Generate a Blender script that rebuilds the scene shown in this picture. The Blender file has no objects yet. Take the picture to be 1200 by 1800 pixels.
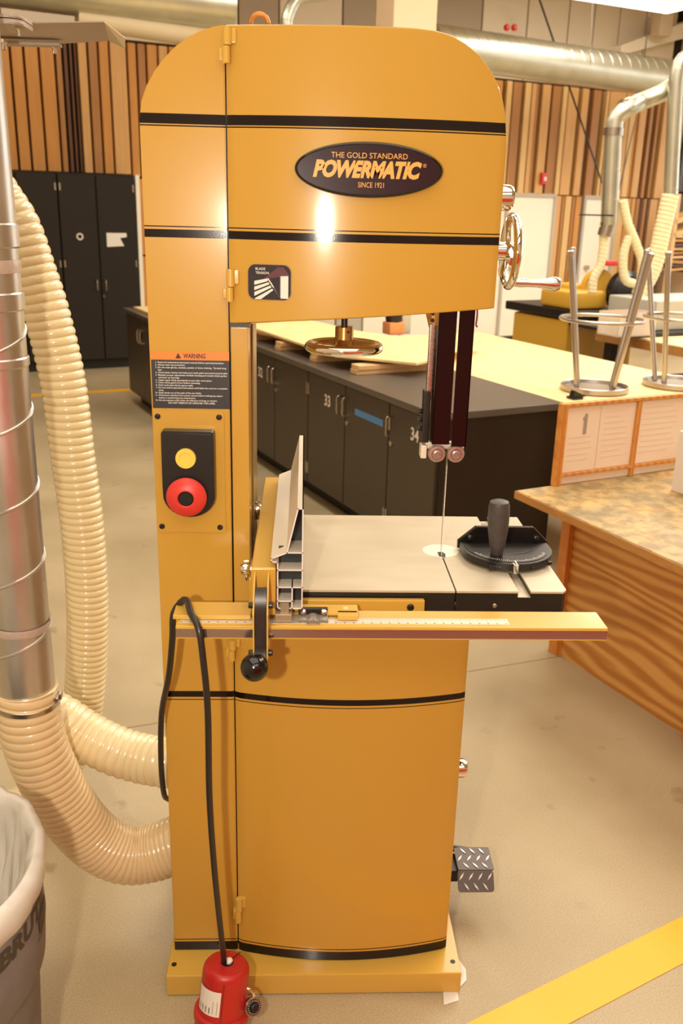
import bpy, bmesh, math, random
import numpy as np
from mathutils import Matrix, Vector
random.seed(7)
SC = bpy.context.scene
COL = SC.collection
pi = math.pi

# ------------------------------------------------------------------ camera
FPX, PITCH, ROLL, YAW, EYE = 1600.0, math.radians(18.5), math.radians(-1.466), math.radians(2.6), 1.72
_cp, _sp = math.cos(PITCH), math.sin(PITCH)
FW = Vector((math.sin(YAW) * _cp, math.cos(YAW) * _cp, -_sp))
_rt = Vector((math.cos(YAW), -math.sin(YAW), 0))
_up = _rt.cross(FW)
RT = math.cos(ROLL) * _rt - math.sin(ROLL) * _up
UP = math.sin(ROLL) * _rt + math.cos(ROLL) * _up
cam_data = bpy.data.cameras.new('camera')
cam = bpy.data.objects.new('camera', cam_data)
COL.objects.link(cam)
cam_data.sensor_fit = 'VERTICAL'
cam_data.sensor_height = 22.3
cam_data.lens = FPX / 1800.0 * 22.3
cam_data.clip_start = 0.05
cam_data.dof.use_dof = True
cam_data.dof.focus_distance = 1.9
cam_data.dof.aperture_fstop = 3.6
cam.matrix_world = Matrix(((RT.x, UP.x, -FW.x, 0), (RT.y, UP.y, -FW.y, 0), (RT.z, UP.z, -FW.z, EYE), (0, 0, 0, 1)))
SC.camera = cam
SC.view_settings.view_transform = 'Standard'
SC.view_settings.look = 'None'
SC.view_settings.exposure = 0.0
SC.view_settings.gamma = 1.0
SC.view_settings.use_curve_mapping = False

# ------------------------------------------------------------------ world and lights
w = bpy.data.worlds.new('daylight')
SC.world = w
w.use_nodes = True
w.node_tree.nodes['Background'].inputs[0].default_value = (1.0, 0.97, 0.93, 1)
w.node_tree.nodes['Background'].inputs[1].default_value = 3.0


def area(name, loc, rot, sx, sy, power, col=(1, .94, .82)):
    d = bpy.data.lights.new(name, 'AREA')
    d.shape = 'RECTANGLE'
    d.size, d.size_y, d.energy, d.color = sx, sy, power, col
    o = bpy.data.objects.new(name, d)
    o.location, o.rotation_euler = loc, rot
    COL.objects.link(o)
    return o


R24 = (0, 0, math.radians(24.5))
area('overhead_area_light', (-0.2, 1.2, 4.4), R24, 3.5, 3.5, 80)  # unseen broad panel overhead, kept soft so the doors show no streaks
area('overhead_area_light', (0.6, -2.6, 4.4), R24, 5.0, 2.0, 105)  # unseen soft light added behind the camera to fill the machine front
area('overhead_area_light', (2.6, 4.6, 4.4), R24, 2.2, 5.0, 240)
area('overhead_area_light', (-1.2, 6.3, 4.4), R24, 0.8, 5.0, 105)
area('overhead_area_light', (4.6, 8.2, 4.4), R24, 0.8, 5.0, 360)
# the flash on the camera (held upright, so the flash sits left of the lens)
fl = bpy.data.lights.new('camera_flash', 'SPOT')
fl.energy, fl.shadow_soft_size, fl.spot_size, fl.spot_blend = 70, 0.02, math.radians(110), 0.6
fl.color = (1, .9, .74)
flo = bpy.data.objects.new('camera_flash', fl)
flo.location = (-0.20, 0.03, 1.675)
flo.rotation_euler = (math.radians(90 - 15), 0, math.radians(-3))
COL.objects.link(flo)


# ------------------------------------------------------------------ helpers
def P(px, py, ax, v):
    """world point where the sight line of photo pixel (px,py) meets the plane ax=v"""
    d = FW + RT * ((px - 600) / FPX) - UP * ((py - 900) / FPX)
    i = 'xyz'.index(ax)
    t = (v - (0, 0, EYE)[i]) / d[i]
    return Vector((d.x * t, d.y * t, EYE + d.z * t))


def PP(px, py, n, p0):
    d = FW + RT * ((px - 600) / FPX) - UP * ((py - 900) / FPX)
    n = Vector(n)
    t = n.dot(Vector(p0) - Vector((0, 0, EYE))) / n.dot(d)
    return Vector((d.x * t, d.y * t, EYE + d.z * t))


def lin(h):
    if isinstance(h, str):
        h = h.lstrip('#')
        c = [int(h[i:i + 2], 16) / 255 for i in (0, 2, 4)]
    else:
        c = h
    return tuple((x / 12.92 if x <= .04045 else ((x + .055) / 1.055) ** 2.4) for x in c) + (1,)


def mat(name, col, rough=.5, metal=0.0, noise=0.0, scale=20.0, col2=None, bump=0.0, stretch=(1, 1, 1),
        coat=0.0, spec=.5, emit=0.0, alpha=1.0, trans=0.0, rnoise=0.0, detail=4.0):
    m = bpy.data.materials.new(name)
    m.use_nodes = True
    nt = m.node_tree
    b = nt.nodes['Principled BSDF']
    b.inputs['Base Color'].default_value = lin(col)
    b.inputs['Roughness'].default_value = rough
    b.inputs['Metallic'].default_value = metal
    b.inputs['Specular IOR Level'].default_value = spec
    b.inputs['Coat Weight'].default_value = coat
    b.inputs['Coat Roughness'].default_value = .13
    b.inputs['Alpha'].default_value = alpha
    b.inputs['Transmission Weight'].default_value = trans
    if emit:
        b.inputs['Emission Color'].default_value = lin(col)
        b.inputs['Emission Strength'].default_value = emit
    if noise or bump or rnoise:
        tc = nt.nodes.new('ShaderNodeTexCoord')
        mp = nt.nodes.new('ShaderNodeMapping')
        mp.inputs['Scale'].default_value = stretch
        nz = nt.nodes.new('ShaderNodeTexNoise')
        nz.inputs['Scale'].default_value = scale
        nz.inputs['Detail'].default_value = detail
        nt.links.new(tc.outputs['Object'], mp.inputs[0])
        nt.links.new(mp.outputs[0], nz.inputs['Vector'])
        if noise:
            rp = nt.nodes.new('ShaderNodeValToRGB')
            rp.color_ramp.elements[0].position = .5 - noise / 2
            rp.color_ramp.elements[1].position = .5 + noise / 2
            rp.color_ramp.elements[0].color = lin(col2 or col)
            rp.color_ramp.elements[1].color = lin(col)
            nt.links.new(nz.outputs['Fac'], rp.inputs[0])
            nt.links.new(rp.outputs[0], b.inputs['Base Color'])
        if bump:
            bp = nt.nodes.new('ShaderNodeBump')
            bp.inputs['Strength'].default_value = bump
            bp.inputs['Distance'].default_value = .002
            nt.links.new(nz.outputs['Fac'], bp.inputs['Height'])
            nt.links.new(bp.outputs[0], b.inputs['Normal'])
        if rnoise:
            mr = nt.nodes.new('ShaderNodeMapRange')
            mr.inputs[3].default_value = max(0, rough - rnoise)
            mr.inputs[4].default_value = rough + rnoise
            nt.links.new(nz.outputs['Fac'], mr.inputs[0])
            nt.links.new(mr.outputs[0], b.inputs['Roughness'])
    return m


def paint_striped(name):
    """gold machine enamel with the black pin stripes, set by height"""
    m = mat(name, 'c5963c', rough=.26, coat=.4, spec=.2)
    nt = m.node_tree
    b = nt.nodes['Principled BSDF']
    tc = nt.nodes.new('ShaderNodeTexCoord')
    sx = nt.nodes.new('ShaderNodeSeparateXYZ')
    nt.links.new(tc.outputs['Object'], sx.inputs[0])
    total = None
    for a, c in ((1.8495, 1.866), (1.8455, 1.8477), (1.6795, 1.6815), (1.6615, 1.6755),
                 (.7315, .7455), (.7245, .7265), (.0895, .0920), (.0575, .0845)):
        g = nt.nodes.new('ShaderNodeMath'); g.operation = 'COMPARE'
        g.inputs[1].default_value = (a + c) / 2
        g.inputs[2].default_value = (c - a) / 2
        nt.links.new(sx.outputs['Z'], g.inputs[0])
        if total is None:
            total = g
        else:
            ad = nt.nodes.new('ShaderNodeMath'); ad.operation = 'MAXIMUM'
            nt.links.new(total.outputs[0], ad.inputs[0])
            nt.links.new(g.outputs[0], ad.inputs[1])
            total = ad
    mx = nt.nodes.new('ShaderNodeMix'); mx.data_type = 'RGBA'
    mx.inputs['A'].default_value = lin('c5963c')
    mx.inputs['B'].default_value = lin('150809')
    nt.links.new(total.outputs[0], mx.inputs['Factor'])
    nt.links.new(mx.outputs['Result'], b.inputs['Base Color'])
    mr = nt.nodes.new('ShaderNodeMapRange')
    mr.inputs[3].default_value = .3
    mr.inputs[4].default_value = .1
    nt.links.new(total.outputs[0], mr.inputs[0])
    nt.links.new(mr.outputs[0], b.inputs['Roughness'])
    # faint orange peel in the enamel
    nz = nt.nodes.new('ShaderNodeTexNoise'); nz.inputs['Scale'].default_value = 400
    bp = nt.nodes.new('ShaderNodeBump'); bp.inputs['Strength'].default_value = .06; bp.inputs['Distance'].default_value = .001
    nt.links.new(tc.outputs['Object'], nz.inputs['Vector'])
    nt.links.new(nz.outputs['Fac'], bp.inputs['Height'])
    nt.links.new(bp.outputs[0], b.inputs['Normal'])
    return m


def wood(name, c1, c2, rough=.5, scale=3.0, stretch=(1, 1, 1), dist=6.0, wave=4.0, dirn='X', coat=0.0, soft=.5):
    m = bpy.data.materials.new(name)
    m.use_nodes = True
    nt = m.node_tree
    b = nt.nodes['Principled BSDF']
    b.inputs['Roughness'].default_value = rough
    b.inputs['Coat Weight'].default_value = coat
    tc = nt.nodes.new('ShaderNodeTexCoord')
    mp = nt.nodes.new('ShaderNodeMapping')
    mp.inputs['Scale'].default_value = stretch
    wv = nt.nodes.new('ShaderNodeTexWave')
    wv.bands_direction = dirn
    wv.inputs['Scale'].default_value = wave
    wv.inputs['Distortion'].default_value = dist
    wv.inputs['Detail'].default_value = 3
    wv.inputs['Detail Scale'].default_value = scale
    rp = nt.nodes.new('ShaderNodeValToRGB')
    rp.color_ramp.elements[0].color = lin(c1)
    rp.color_ramp.elements[1].color = lin(c2)
    rp.color_ramp.elements[0].position = .5 - soft / 2
    rp.color_ramp.elements[1].position = .5 + soft / 2
    nt.links.new(tc.outputs['Object'], mp.inputs[0])
    nt.links.new(mp.outputs[0], wv.inputs['Vector'])
    nt.links.new(wv.outputs['Fac'], rp.inputs[0])
    nt.links.new(rp.outputs[0], b.inputs['Base Color'])
    return m


WM = {}


def wmat(o):
    return WM.get(o.name, Matrix.Identity(4)) if o else Matrix.Identity(4)


def frame(o, x, y, z=(0, 0, 1)):
    m = Matrix.Identity(4)
    for i, v in enumerate((x, y, z)):
        v = Vector(v)
        for r in range(3):
            m[r][i] = v[r]
    for r in range(3):
        m[r][3] = o[r]
    return m


class MB:
    def __init__(s, M=None):
        s.bm = bmesh.new()
        s.M = M or Matrix.Identity(4)

    def _v(s, p):
        return s.bm.verts.new(s.M @ Vector(p))

    def box(s, x0, x1, y0, y1, z0, z1, bev=0.0, seg=2, M=None):
        M = s.M @ (M or Matrix.Identity(4))
        c = [(x, y, z) for z in (z0, z1) for y in (y0, y1) for x in (x0, x1)]
        v = [s.bm.verts.new(M @ Vector(p)) for p in c]
        fs = [s.bm.faces.new([v[i] for i in f]) for f in
              ((0, 2, 3, 1), (4, 5, 7, 6), (0, 1, 5, 4), (2, 6, 7, 3), (0, 4, 6, 2), (1, 3, 7, 5))]
        if bev:
            es = list({e for f in fs for e in f.edges})
            bmesh.ops.bevel(s.bm, geom=es, offset=bev, segments=seg, affect='EDGES', profile=.5)
        return s

    def ring(s, c, x, y, r, n):
        return [s._v(Vector(c) + Vector(x) * (r * math.cos(2 * pi * i / n)) + Vector(y) * (r * math.sin(2 * pi * i / n))) for i in range(n)]

    def lathe(s, prof, o=(0, 0, 0), ax=(0, 0, 1), n=24, cap=True):
        """prof: list of (radius, distance along axis)"""
        ax = Vector(ax).normalized()
        x = ax.orthogonal().normalized()
        y = ax.cross(x)
        rs = []
        for r, h in prof:
            rs.append(s.ring(Vector(o) + ax * h, x, y, max(r, 1e-5), n))
        for a, b in zip(rs, rs[1:]):
            for i in range(n):
                s.bm.faces.new((a[i], a[(i + 1) % n], b[(i + 1) % n], b[i]))
        if cap:
            s.bm.faces.new(rs[0][::-1])
            s.bm.faces.new(rs[-1])
        return s

    def cyl(s, a, b, r, r2=None, n=20):
        a, b = Vector(a), Vector(b)
        return s.lathe([(r, 0), (r if r2 is None else r2, (b - a).length)], a, b - a, n)

    def tube(s, pts, r, n=12, closed=False, cap=True, rf=None):
        pts = [Vector(p) for p in pts]
        N = len(pts)
        prev = None
        rs = []
        L = 0
        for i, p in enumerate(pts):
            if closed:
                t = (pts[(i + 1) % N] - pts[i - 1]).normalized()
            else:
                t = (pts[min(i + 1, N - 1)] - pts[max(i - 1, 0)]).normalized()
            if prev is None:
                u = t.orthogonal().normalized()
            else:
                u = (prev - t * prev.dot(t)).normalized()
            prev = u
            v = t.cross(u)
            if i:
                L += (p - pts[i - 1]).length
            ring = []
            for k in range(n):
                a = 2 * pi * k / n
                rr = rf(L, a) if rf else r
                ring.append(s._v(p + (u * math.cos(a) + v * math.sin(a)) * rr))
            rs.append(ring)
        for i in range(N if closed else N - 1):
            a, b = rs[i], rs[(i + 1) % N]
            for k in range(n):
                s.bm.faces.new((a[k], a[(k + 1) % n], b[(k + 1) % n], b[k]))
        if cap and not closed:
            s.bm.faces.new(rs[0][::-1])
            s.bm.faces.new(rs[-1])
        return s

    def torus(s, c, ax, R, r, n=40, m=10, e=1.0):
        ax = Vector(ax).normalized()
        x = ax.orthogonal().normalized()
        y = ax.cross(x)
        return s.tube([Vector(c) + x * (R * math.cos(2 * pi * i / n)) + y * (R * math.sin(2 * pi * i / n)) for i in range(n)], r, m, closed=True)

    def prism(s, poly, o, x, y, d, bev=0.0):
        """polygon in the plane (o; x,y), extruded by vector d"""
        o, x, y, d = Vector(o), Vector(x), Vector(y), Vector(d)
        a = [s._v(o + x * p[0] + y * p[1]) for p in poly]
        b = [s._v(o + x * p[0] + y * p[1] + d) for p in poly]
        n = len(poly)
        fs = [s.bm.faces.new(a[::-1]), s.bm.faces.new(b)]
        for i in range(n):
            s.bm.faces.new((a[i], a[(i + 1) % n], b[(i + 1) % n], b[i]))
        if bev:
            es = [e for e in fs[0].edges] + [e for e in fs[1].edges]
            bmesh.ops.bevel(s.bm, geom=es, offset=bev, segments=2, affect='EDGES')
        return s

    def sphere(s, c, r, n=24, sc=(1, 1, 1)):
        M = s.M @ Matrix.Translation(c) @ Matrix.Diagonal((*sc, 1))
        bmesh.ops.create_uvsphere(s.bm, u_segments=n, v_segments=n // 2, radius=r, matrix=M)
        return s

    def build(s, name, m, parent=None, smooth=True, angle=35, **tags):
        me = bpy.data.meshes.new(name)
        bmesh.ops.recalc_face_normals(s.bm, faces=s.bm.faces)
        s.bm.transform(wmat(parent).inverted())
        s.bm.to_mesh(me)
        s.bm.free()
        me.materials.append(m)
        if smooth:
            me.shade_smooth()
            me.set_sharp_from_angle(angle=math.radians(angle))
        wn = len(me.polygons) < 4000
        o = bpy.data.objects.new(name, me)
        COL.objects.link(o)
        if smooth and wn:
            md = o.modifiers.new('weighted_normal', 'WEIGHTED_NORMAL')
            md.keep_sharp = True
        if parent:
            o.parent = parent
            WM[o.name] = wmat(parent)
        for k, v in tags.items():
            o[k] = v
        return o


def thing(name, label, cat, loc=(0, 0, 0), rot=0.0, group=None):
    o = bpy.data.objects.new(name, None)
    COL.objects.link(o)
    o.empty_display_size = .05
    o.location = loc
    o.rotation_euler = (0, 0, rot)
    WM[o.name] = Matrix.Translation(loc) @ Matrix.Rotation(rot, 4, 'Z')
    o['label'] = label
    o['category'] = cat
    if group:
        o['group'] = group
    return o


def tag(o, label, cat, group=None):
    o['label'] = label
    o['category'] = cat
    if group:
        o['group'] = group
    return o


def copy_tree(o, parent=None):
    c = o.copy()
    COL.objects.link(c)
    if parent:
        c.parent = parent
    for ch in list(o.children):
        copy_tree(ch, c)
    return c


def text_into(mb, s, o, x, y, width=None, cap=.01, depth=.0006, shear=0.0, bold=0.0, centre=False, right=False, space=1.0):
    """add lettering: o = baseline start, x = reading direction, y = up"""
    cu = bpy.data.curves.new('t', 'FONT')
    cu.body = s
    cu.size = 1.0
    cu.shear = shear
    cu.offset = bold
    cu.resolution_u = 3
    cu.space_character = space
    to = bpy.data.objects.new('t', cu)
    COL.objects.link(to)
    dg = bpy.context.evaluated_depsgraph_get()
    me = to.evaluated_get(dg).to_mesh()
    vs = [v.co.copy() for v in me.vertices]
    fs = [tuple(p.vertices) for p in me.polygons]
    to.evaluated_get(dg).to_mesh_clear()
    bpy.data.objects.remove(to)
    bpy.data.curves.remove(cu)
    if not vs:
        return mb
    x0, x1 = min(v.x for v in vs), max(v.x for v in vs)
    sy = cap / .69
    sxx = sy if width is None else width / (x1 - x0)
    wd = (x1 - x0) * sxx
    o, x, y = Vector(o), Vector(x), Vector(y)
    off = -wd / 2 if centre else (-wd if right else 0)
    nrm = x.cross(y)
    nv = [mb._v(o + x * ((v.x - x0) * sxx + off) + y * (v.y * sy) + nrm * depth) for v in vs]
    for f in fs:
        try:
            mb.bm.faces.new([nv[i] for i in f])
        except ValueError:
            pass
    return mb


def catmull(pts, step=.01):
    pts = [Vector(p) for p in pts]
    q = [pts[0] * 2 - pts[1]] + pts + [pts[-1] * 2 - pts[-2]]
    out = []
    for i in range(1, len(q) - 2):
        a, b, c, d = q[i - 1:i + 3]
        n = max(2, int((c - b).length / step))
        for k in range(n):
            t = k / n
            out.append(.5 * ((2 * b) + (c - a) * t + (2 * a - 5 * b + 4 * c - d) * t * t + (3 * b - a - 3 * c + d) * t ** 3))
    out.append(pts[-1])
    return out


def bolt(mb, c, ax, r, h, n=6):
    mb.lathe([(r * .9, 0), (r, h * .15), (r, h * .8), (r * .8, h)], c, ax, n)
    return mb


# ------------------------------------------------------------------ materials
GOLD = paint_striped('gold enamel with pin stripes')
GOLD2 = mat('gold enamel', 'c5963c', rough=.28, coat=.4, spec=.4)
GOLDL = mat('bright gold enamel', 'd0a445', rough=.28, coat=.4, spec=.4)
BLACKG = mat('black gloss', '0b0708', rough=.12, coat=.3)
GUARD = mat('dark maroon guard', '240b0a', rough=.3, spec=.15)
BLACKS = mat('black satin', '17130f', rough=.4)
BLACKP = mat('black plastic', '1b1616', rough=.32)
GREYK = mat('worn grey black grip', '4b4341', rough=.5, noise=.5, scale=60, col2='3c3635')
CHROME = mat('chrome', 'ece8e0', rough=.05, metal=1)
STEEL = mat('brushed steel', 'b9b0a4', rough=.28, metal=1, rnoise=.08, scale=60, stretch=(1, 1, 12))
TOOLTUBE = mat('stool steel', 'b8ada2', rough=.3, metal=.85)
ALU = mat('extruded aluminium', 'e6dccb', rough=.4, metal=.25)
ALUCUT = mat('sawn aluminium', 'ecdcd6', rough=.5, metal=.1)
CASTIRON = mat('ground cast iron', 'cdbfa6', rough=.4, metal=.2, noise=.7, scale=9, col2='bfb096', stretch=(1, 3, 1), rnoise=.07)
INSERT = mat('cream insert', 'efe7cf', rough=.45)
MAROON = mat('badge maroon', '331419', rough=.3, noise=.4, scale=900, col2='27101a', spec=.2)
GOLDPRINT = mat('gold print', 'e6a445', rough=.4)
WHITEP = mat('white print', 'e6ddd2', rough=.5)
ORANGEP = mat('orange print', 'f77f1e', rough=.4)
DARKP = mat('dark label print', '2b2a2f', rough=.35)
REDB = mat('red plastic', 'd73a30', rough=.42, noise=.5, scale=15, col2='cc332a')
REDL = mat('lockout red plastic', 'bb2320', rough=.38, noise=.5, scale=15, col2='b01e1b')
YELB = mat('yellow plastic', 'f2c850', rough=.4)
GALV = mat('galvanised sheet', 'd6d1c8', rough=.3, metal=.85, noise=.7, scale=18, col2='bab4aa', rnoise=.1, stretch=(1, 1, .3))
GALV2 = mat('galvanised duct', 'cfccba', rough=.36, metal=.9, noise=.6, scale=6, col2='b8b6a4')
GATE = mat('grey powder coat', 'b3a291', rough=.5, metal=.2)
CEMENT = None
HOSE = mat('cream ribbed hose', 'ecd9ab', rough=.22, coat=.5, spec=.5)
HOSE2 = mat('clear hose with dust', 'e2c698', rough=.2, coat=.6)
HOSE3 = mat('milky hose', 'e2d6ac', rough=.3)
CREASE = HOSE
CORD = mat('black rubber cord', '221a16', rough=.42, coat=.2)
LAMIN = mat('dark grey laminate', '453a2d', rough=.42, noise=.6, scale=40, col2='41372b')
LAMTOP = mat('black counter top', '5d5349', rough=.33, noise=.6, scale=30, col2='554c43')
LAMBLK = mat('black end panel', '231a14', rough=.38)
LAMTALL = mat('charcoal locker laminate', '2b241d', rough=.6, spec=.2)
PLYTOP = mat('birch plywood face', 'f3d9a2', rough=.42, noise=.8, scale=4, col2='e8c98c', stretch=(4, .5, 1))
PLYEDGE = mat('plywood edge', 'c7924f', rough=.55, noise=.5, scale=60, col2='a97438', stretch=(.3, .3, 8))
PINE = mat('pine block', 'e3bb86', rough=.6, noise=.6, scale=8, col2='cf9f68', stretch=(1, 1, 9))
BENCHTOP = None
BENCHSIDE = wood('orange fir plywood', 'b87a35', 'dba55c', rough=.45, scale=.55, stretch=(.45, .6, 2.6), dist=17, wave=2.6, dirn='Z', soft=.8)
OAK = wood('varnished oak frame', 'c97d33', 'da9646', scale=3, wave=8, dist=2, rough=.4)
PAPER = mat('posted paper', 'f4dcc6', rough=.6)
INK = mat('faded print', 'ecd2ba', rough=.6)
INKD = mat('grey printed drawing', 'a8978a', rough=.6)
CREAM = mat('cream door paint', 'efe4cf', rough=.5)
TRIMG = mat('grey frame paint', 'b5aa98', rough=.5)
PANEL = mat('beige upper wall panel', 'd8c9b2', rough=.6)
PANEL2 = mat('grey brown upper wall panel', 'a5937d', rough=.6)
CEIL = mat('cream ceiling', 'd6c8b0', rough=.8)
MAPLE = mat('maple bench top', 'f0d39a', rough=.4)
BLUE = mat('blue masking tape', '4f86bd', rough=.6)
BLUEBIN = mat('blue bin', '2a3573', rough=.5)
YELM = mat('yellow machine enamel', 'd2a23a', rough=.35)
GREY = mat('light grey plastic', 'b9b4a4', rough=.5)
GLASS = mat('window glass', 'eef4f4', rough=.02, alpha=.08)
LAMP = mat('lamp diffuser', 'fff6e6', rough=.5, emit=4.0)
TAPEY = mat('yellow floor tape', 'f7b51c', rough=.45)
BAG = mat('white plastic liner', 'd2c8bc', rough=.3, noise=.6, scale=14, col2='c7c1b4', bump=.6)
CANM = mat('grey bin plastic', '7a7472', rough=.5, noise=.6, scale=12, col2='605956', bump=.3)

# floor: polished concrete
m = bpy.data.materials.new('polished concrete'); m.use_nodes = True; nt = m.node_tree
b = nt.nodes['Principled BSDF']; b.inputs['Roughness'].default_value = .42; b.inputs['Specular IOR Level'].default_value = .35
tc = nt.nodes.new('ShaderNodeTexCoord')


def nz(sc, det=4):
    n = nt.nodes.new('ShaderNodeTexNoise'); n.inputs['Scale'].default_value = sc; n.inputs['Detail'].default_value = det
    nt.links.new(tc.outputs['Object'], n.inputs['Vector']); return n


def ramp(src, p0, c0, p1, c1):
    r = nt.nodes.new('ShaderNodeValToRGB'); e = r.color_ramp.elements
    e[0].position, e[1].position, e[0].color, e[1].color = p0, p1, lin(c0), lin(c1)
    nt.links.new(src, r.inputs[0]); return r


def mul(a, c, f=1.0):
    x = nt.nodes.new('ShaderNodeMix'); x.data_type = 'RGBA'; x.blend_type = 'MULTIPLY'; x.inputs['Factor'].default_value = f
    nt.links.new(a, x.inputs['A']); nt.links.new(c, x.inputs['B']); return x.outputs['Result']


c1 = ramp(nz(1.6).outputs['Fac'], .35, 'ae9b78', .65, 'bfac8a')
c2 = ramp(nz(260, 2).outputs['Fac'], .35, 'd8d2c8', .6, 'ffffff')
c3 = ramp(nz(7, 3).outputs['Fac'], .26, 'b59a70', .34, 'ffffff')
nt.links.new(mul(mul(c1.outputs[0], c2.outputs[0], .55), c3.outputs[0], .45), b.inputs['Base Color'])
CEMENT = m

# worn bench top
m = bpy.data.materials.new('worn bench top'); m.use_nodes = True; nt = m.node_tree
b = nt.nodes['Principled BSDF']; b.inputs['Roughness'].default_value = .55
tc = nt.nodes.new('ShaderNodeTexCoord')
c1 = ramp(nz(7, 6).outputs['Fac'], .38, 'a38d63', .62, 'c9a468')
c2 = ramp(nz(22, 5).outputs['Fac'], .42, '9c9580', .58, 'ffffff')
c3 = ramp(nz(45, 3).outputs['Fac'], .3, '8a7350', .38, 'ffffff')
nt.links.new(mul(mul(c1.outputs[0], c2.outputs[0], .45), c3.outputs[0], .4), b.inputs['Base Color'])
BENCHTOP = m

# ------------------------------------------------------------------ room frame
A = math.radians(24.5)
V = Vector((math.cos(A), math.sin(A), 0))        # along the back wall
B = Vector((-math.sin(A), math.cos(A), 0))       # away from the viewer
Z = Vector((0, 0, 1))
W0 = Vector((-2.26, 10.35, 0))


def wallx(px, py=260):
    return (PP(px, py, B, W0) - W0).dot(V)


def S(o):
    o['kind'] = 'structure'
    return o


mb = MB()
mb.box(-9, 18, -8, 20, -.12, 0)
S(mb.build('floor', CEMENT, smooth=False))
mb = MB(frame(W0, V, B))
mb.box(-4.5, 9.4, .12, .3, 0, 4.6)
wall = S(mb.build('wall_back', mat('dark wall felt', '2a1a10', rough=.8), smooth=False))
mb = MB(frame(W0, V, B)); mb.box(-4.6, 9.4, -15, .3, 4.6, 4.7)
S(mb.build('ceiling', CEIL, smooth=False))
mb = MB(frame(W0, V, B)); mb.box(-4.6, -4.5, -15, .3, 0, 4.6)
S(mb.build('wall_left', PANEL, smooth=False))
mb = MB(frame(W0, V, B)); mb.box(-4.5, 9.4, -15.1, -15, 0, 4.6)
S(mb.build('wall_rear', PANEL, smooth=False))

# ---- back wall slats: (x0,x1,tone) in photo columns; each slat is a part of the wall
TONES = [mat('slat tan cedar', 'd2a265', rough=.55, noise=.5, scale=5, col2='c99656', stretch=(8, 8, .4)),
         mat('slat honey cedar', 'cc8e43', rough=.55, noise=.5, scale=5, col2='bf8039', stretch=(8, 8, .4)),
         mat('slat brown cedar', 'b07a42', rough=.55, noise=.5, scale=5, col2='a06c38', stretch=(8, 8, .4)),
         mat('slat dark brown', '6a4223', rough=.55, noise=.5, scale=5, col2='56331a', stretch=(8, 8, .4)),  # darkest tone, given to the narrow and recessed strips
         mat('slat pale ash', 'ddb679', rough=.55, noise=.5, scale=5, col2='d3a96a', stretch=(8, 8, .4))]
ZT, ZH = 3.28, 2.0


def slat(px0, px1, tone, z0=ZH, z1=ZT, dy=.0, y=250, gap=.012):
    a, c = wallx(px0, y), wallx(px1, y)
    mb = MB(frame(W0, V, B))
    mb.box(a + gap, c - gap, -.02 - dy, .13, z0, z1, bev=.004, seg=1)
    return mb.build('slat', TONES[tone], wall, smooth=False)


L = [-25, 2, 30, 53, 79, 106, 119, 129, 137, 144, 162, 180, 199, 229, 246, 262, 282, 300]
T = [0, 1, 1, 1, 1, 2, 3, 3, 3, 0, 2, 1, 0, 1, 2, 1, 0]
for i, t in enumerate(T):
    slat(L[i], L[i + 1], t, z0=ZH if L[i] < 225 else 1.98)
x = wallx(300)
xe = wallx(878)
while x < xe - .05:      # behind the machine
    wd = random.uniform(.12, .22)
    mb = MB(frame(W0, V, B)); mb.box(x + .012, x + wd - .012, -.02, .13, ZH - .04, ZT, bev=.004, seg=1)
    mb.build('slat', TONES[random.randrange(5)], wall, smooth=False)
    x += wd
R_ = [(878, 888, 4), (888, 891, 3), (891, 907, 2), (907, 910, 3), (910, 921, 4), (922, 930, 0), (931, 937, 2), (938, 940, 3), (940, 955, 0), (956, 960, 3),
      (960, 975, 2), (976, 984, 4), (985, 1003, 0), (1005, 1009, 3), (1009, 1021, 0), (1022, 1030, 3), (1031, 1045, 2), (1047, 1050, 3), (1051, 1056, 4),
      (1057, 1085, 0), (1086, 1094, 0), (1095, 1105, 4), (1106, 1111, 1), (1112, 1124, 0), (1125, 1131, 3), (1132, 1138, 2), (1139, 1143, 3),
      (1144, 1149, 2), (1150, 1152, 3), (1153, 1172, 0)]
for a, c, t in R_:
    low = ZH - .05
    slat(a, c, t, z0=low, dy=.035 if t in (0, 4) else (-.03 if t == 3 else .01), y=267, gap=.004)
# the run of boards between the two doors and right of the second door reach the floor
for a, c, t in ((969, 979, 0), (980, 985, 2), (986, 997, 4), (998, 1003, 2), (1004, 1014, 1)):
    slat(a, c, t, z0=.1, z1=ZH - .06, dy=.02, y=400, gap=.004)
for a, c, t in ((1077, 1090, 4), (1091, 1101, 1), (1102, 1108, 0), (1109, 1116, 2), (1117, 1121, 3), (1122, 1128, 2), (1129, 1133, 3), (1134, 1147, 0), (1148, 1160, 1)):
    slat(a, c, t, z0=.1, z1=ZH - .06, dy=.02, y=400, gap=.004)
# orange plywood panel left of the machine, below the slats
for z0, z1 in ((1.17, 1.96), (.1, 1.15)):
    mb = MB(frame(W0, V, B)); mb.box(wallx(231, 400), wallx(300, 400), -.02, .13, z0, z1, bev=.003, seg=1)
    mb.build('wall_panel', TONES[1], wall, smooth=False)
# upper wall panels
px = [0, 420, 492, 604, 679, 850, 930, 1003, 1048, 1093, 1140, 1195]
for i in range(len(px) - 1):
    a, c = wallx(px[i], 20), wallx(px[i + 1], 20)
    mb = MB(frame(W0, V, B)); mb.box(a + .01, c - .01, .02, .13, ZT + .03, 4.59, bev=.004, seg=1)
    mb.build('upper_panel', PANEL2 if i in (1, 3, 4) else PANEL, wall, smooth=False)


def on_wall(x0, x1, y0, y1, z0, z1, bev=0.0):
    mb = MB(frame(W0, V, B)); mb.box(x0, x1, y0, y1, z0, z1, bev=bev, seg=1)
    return mb


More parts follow.
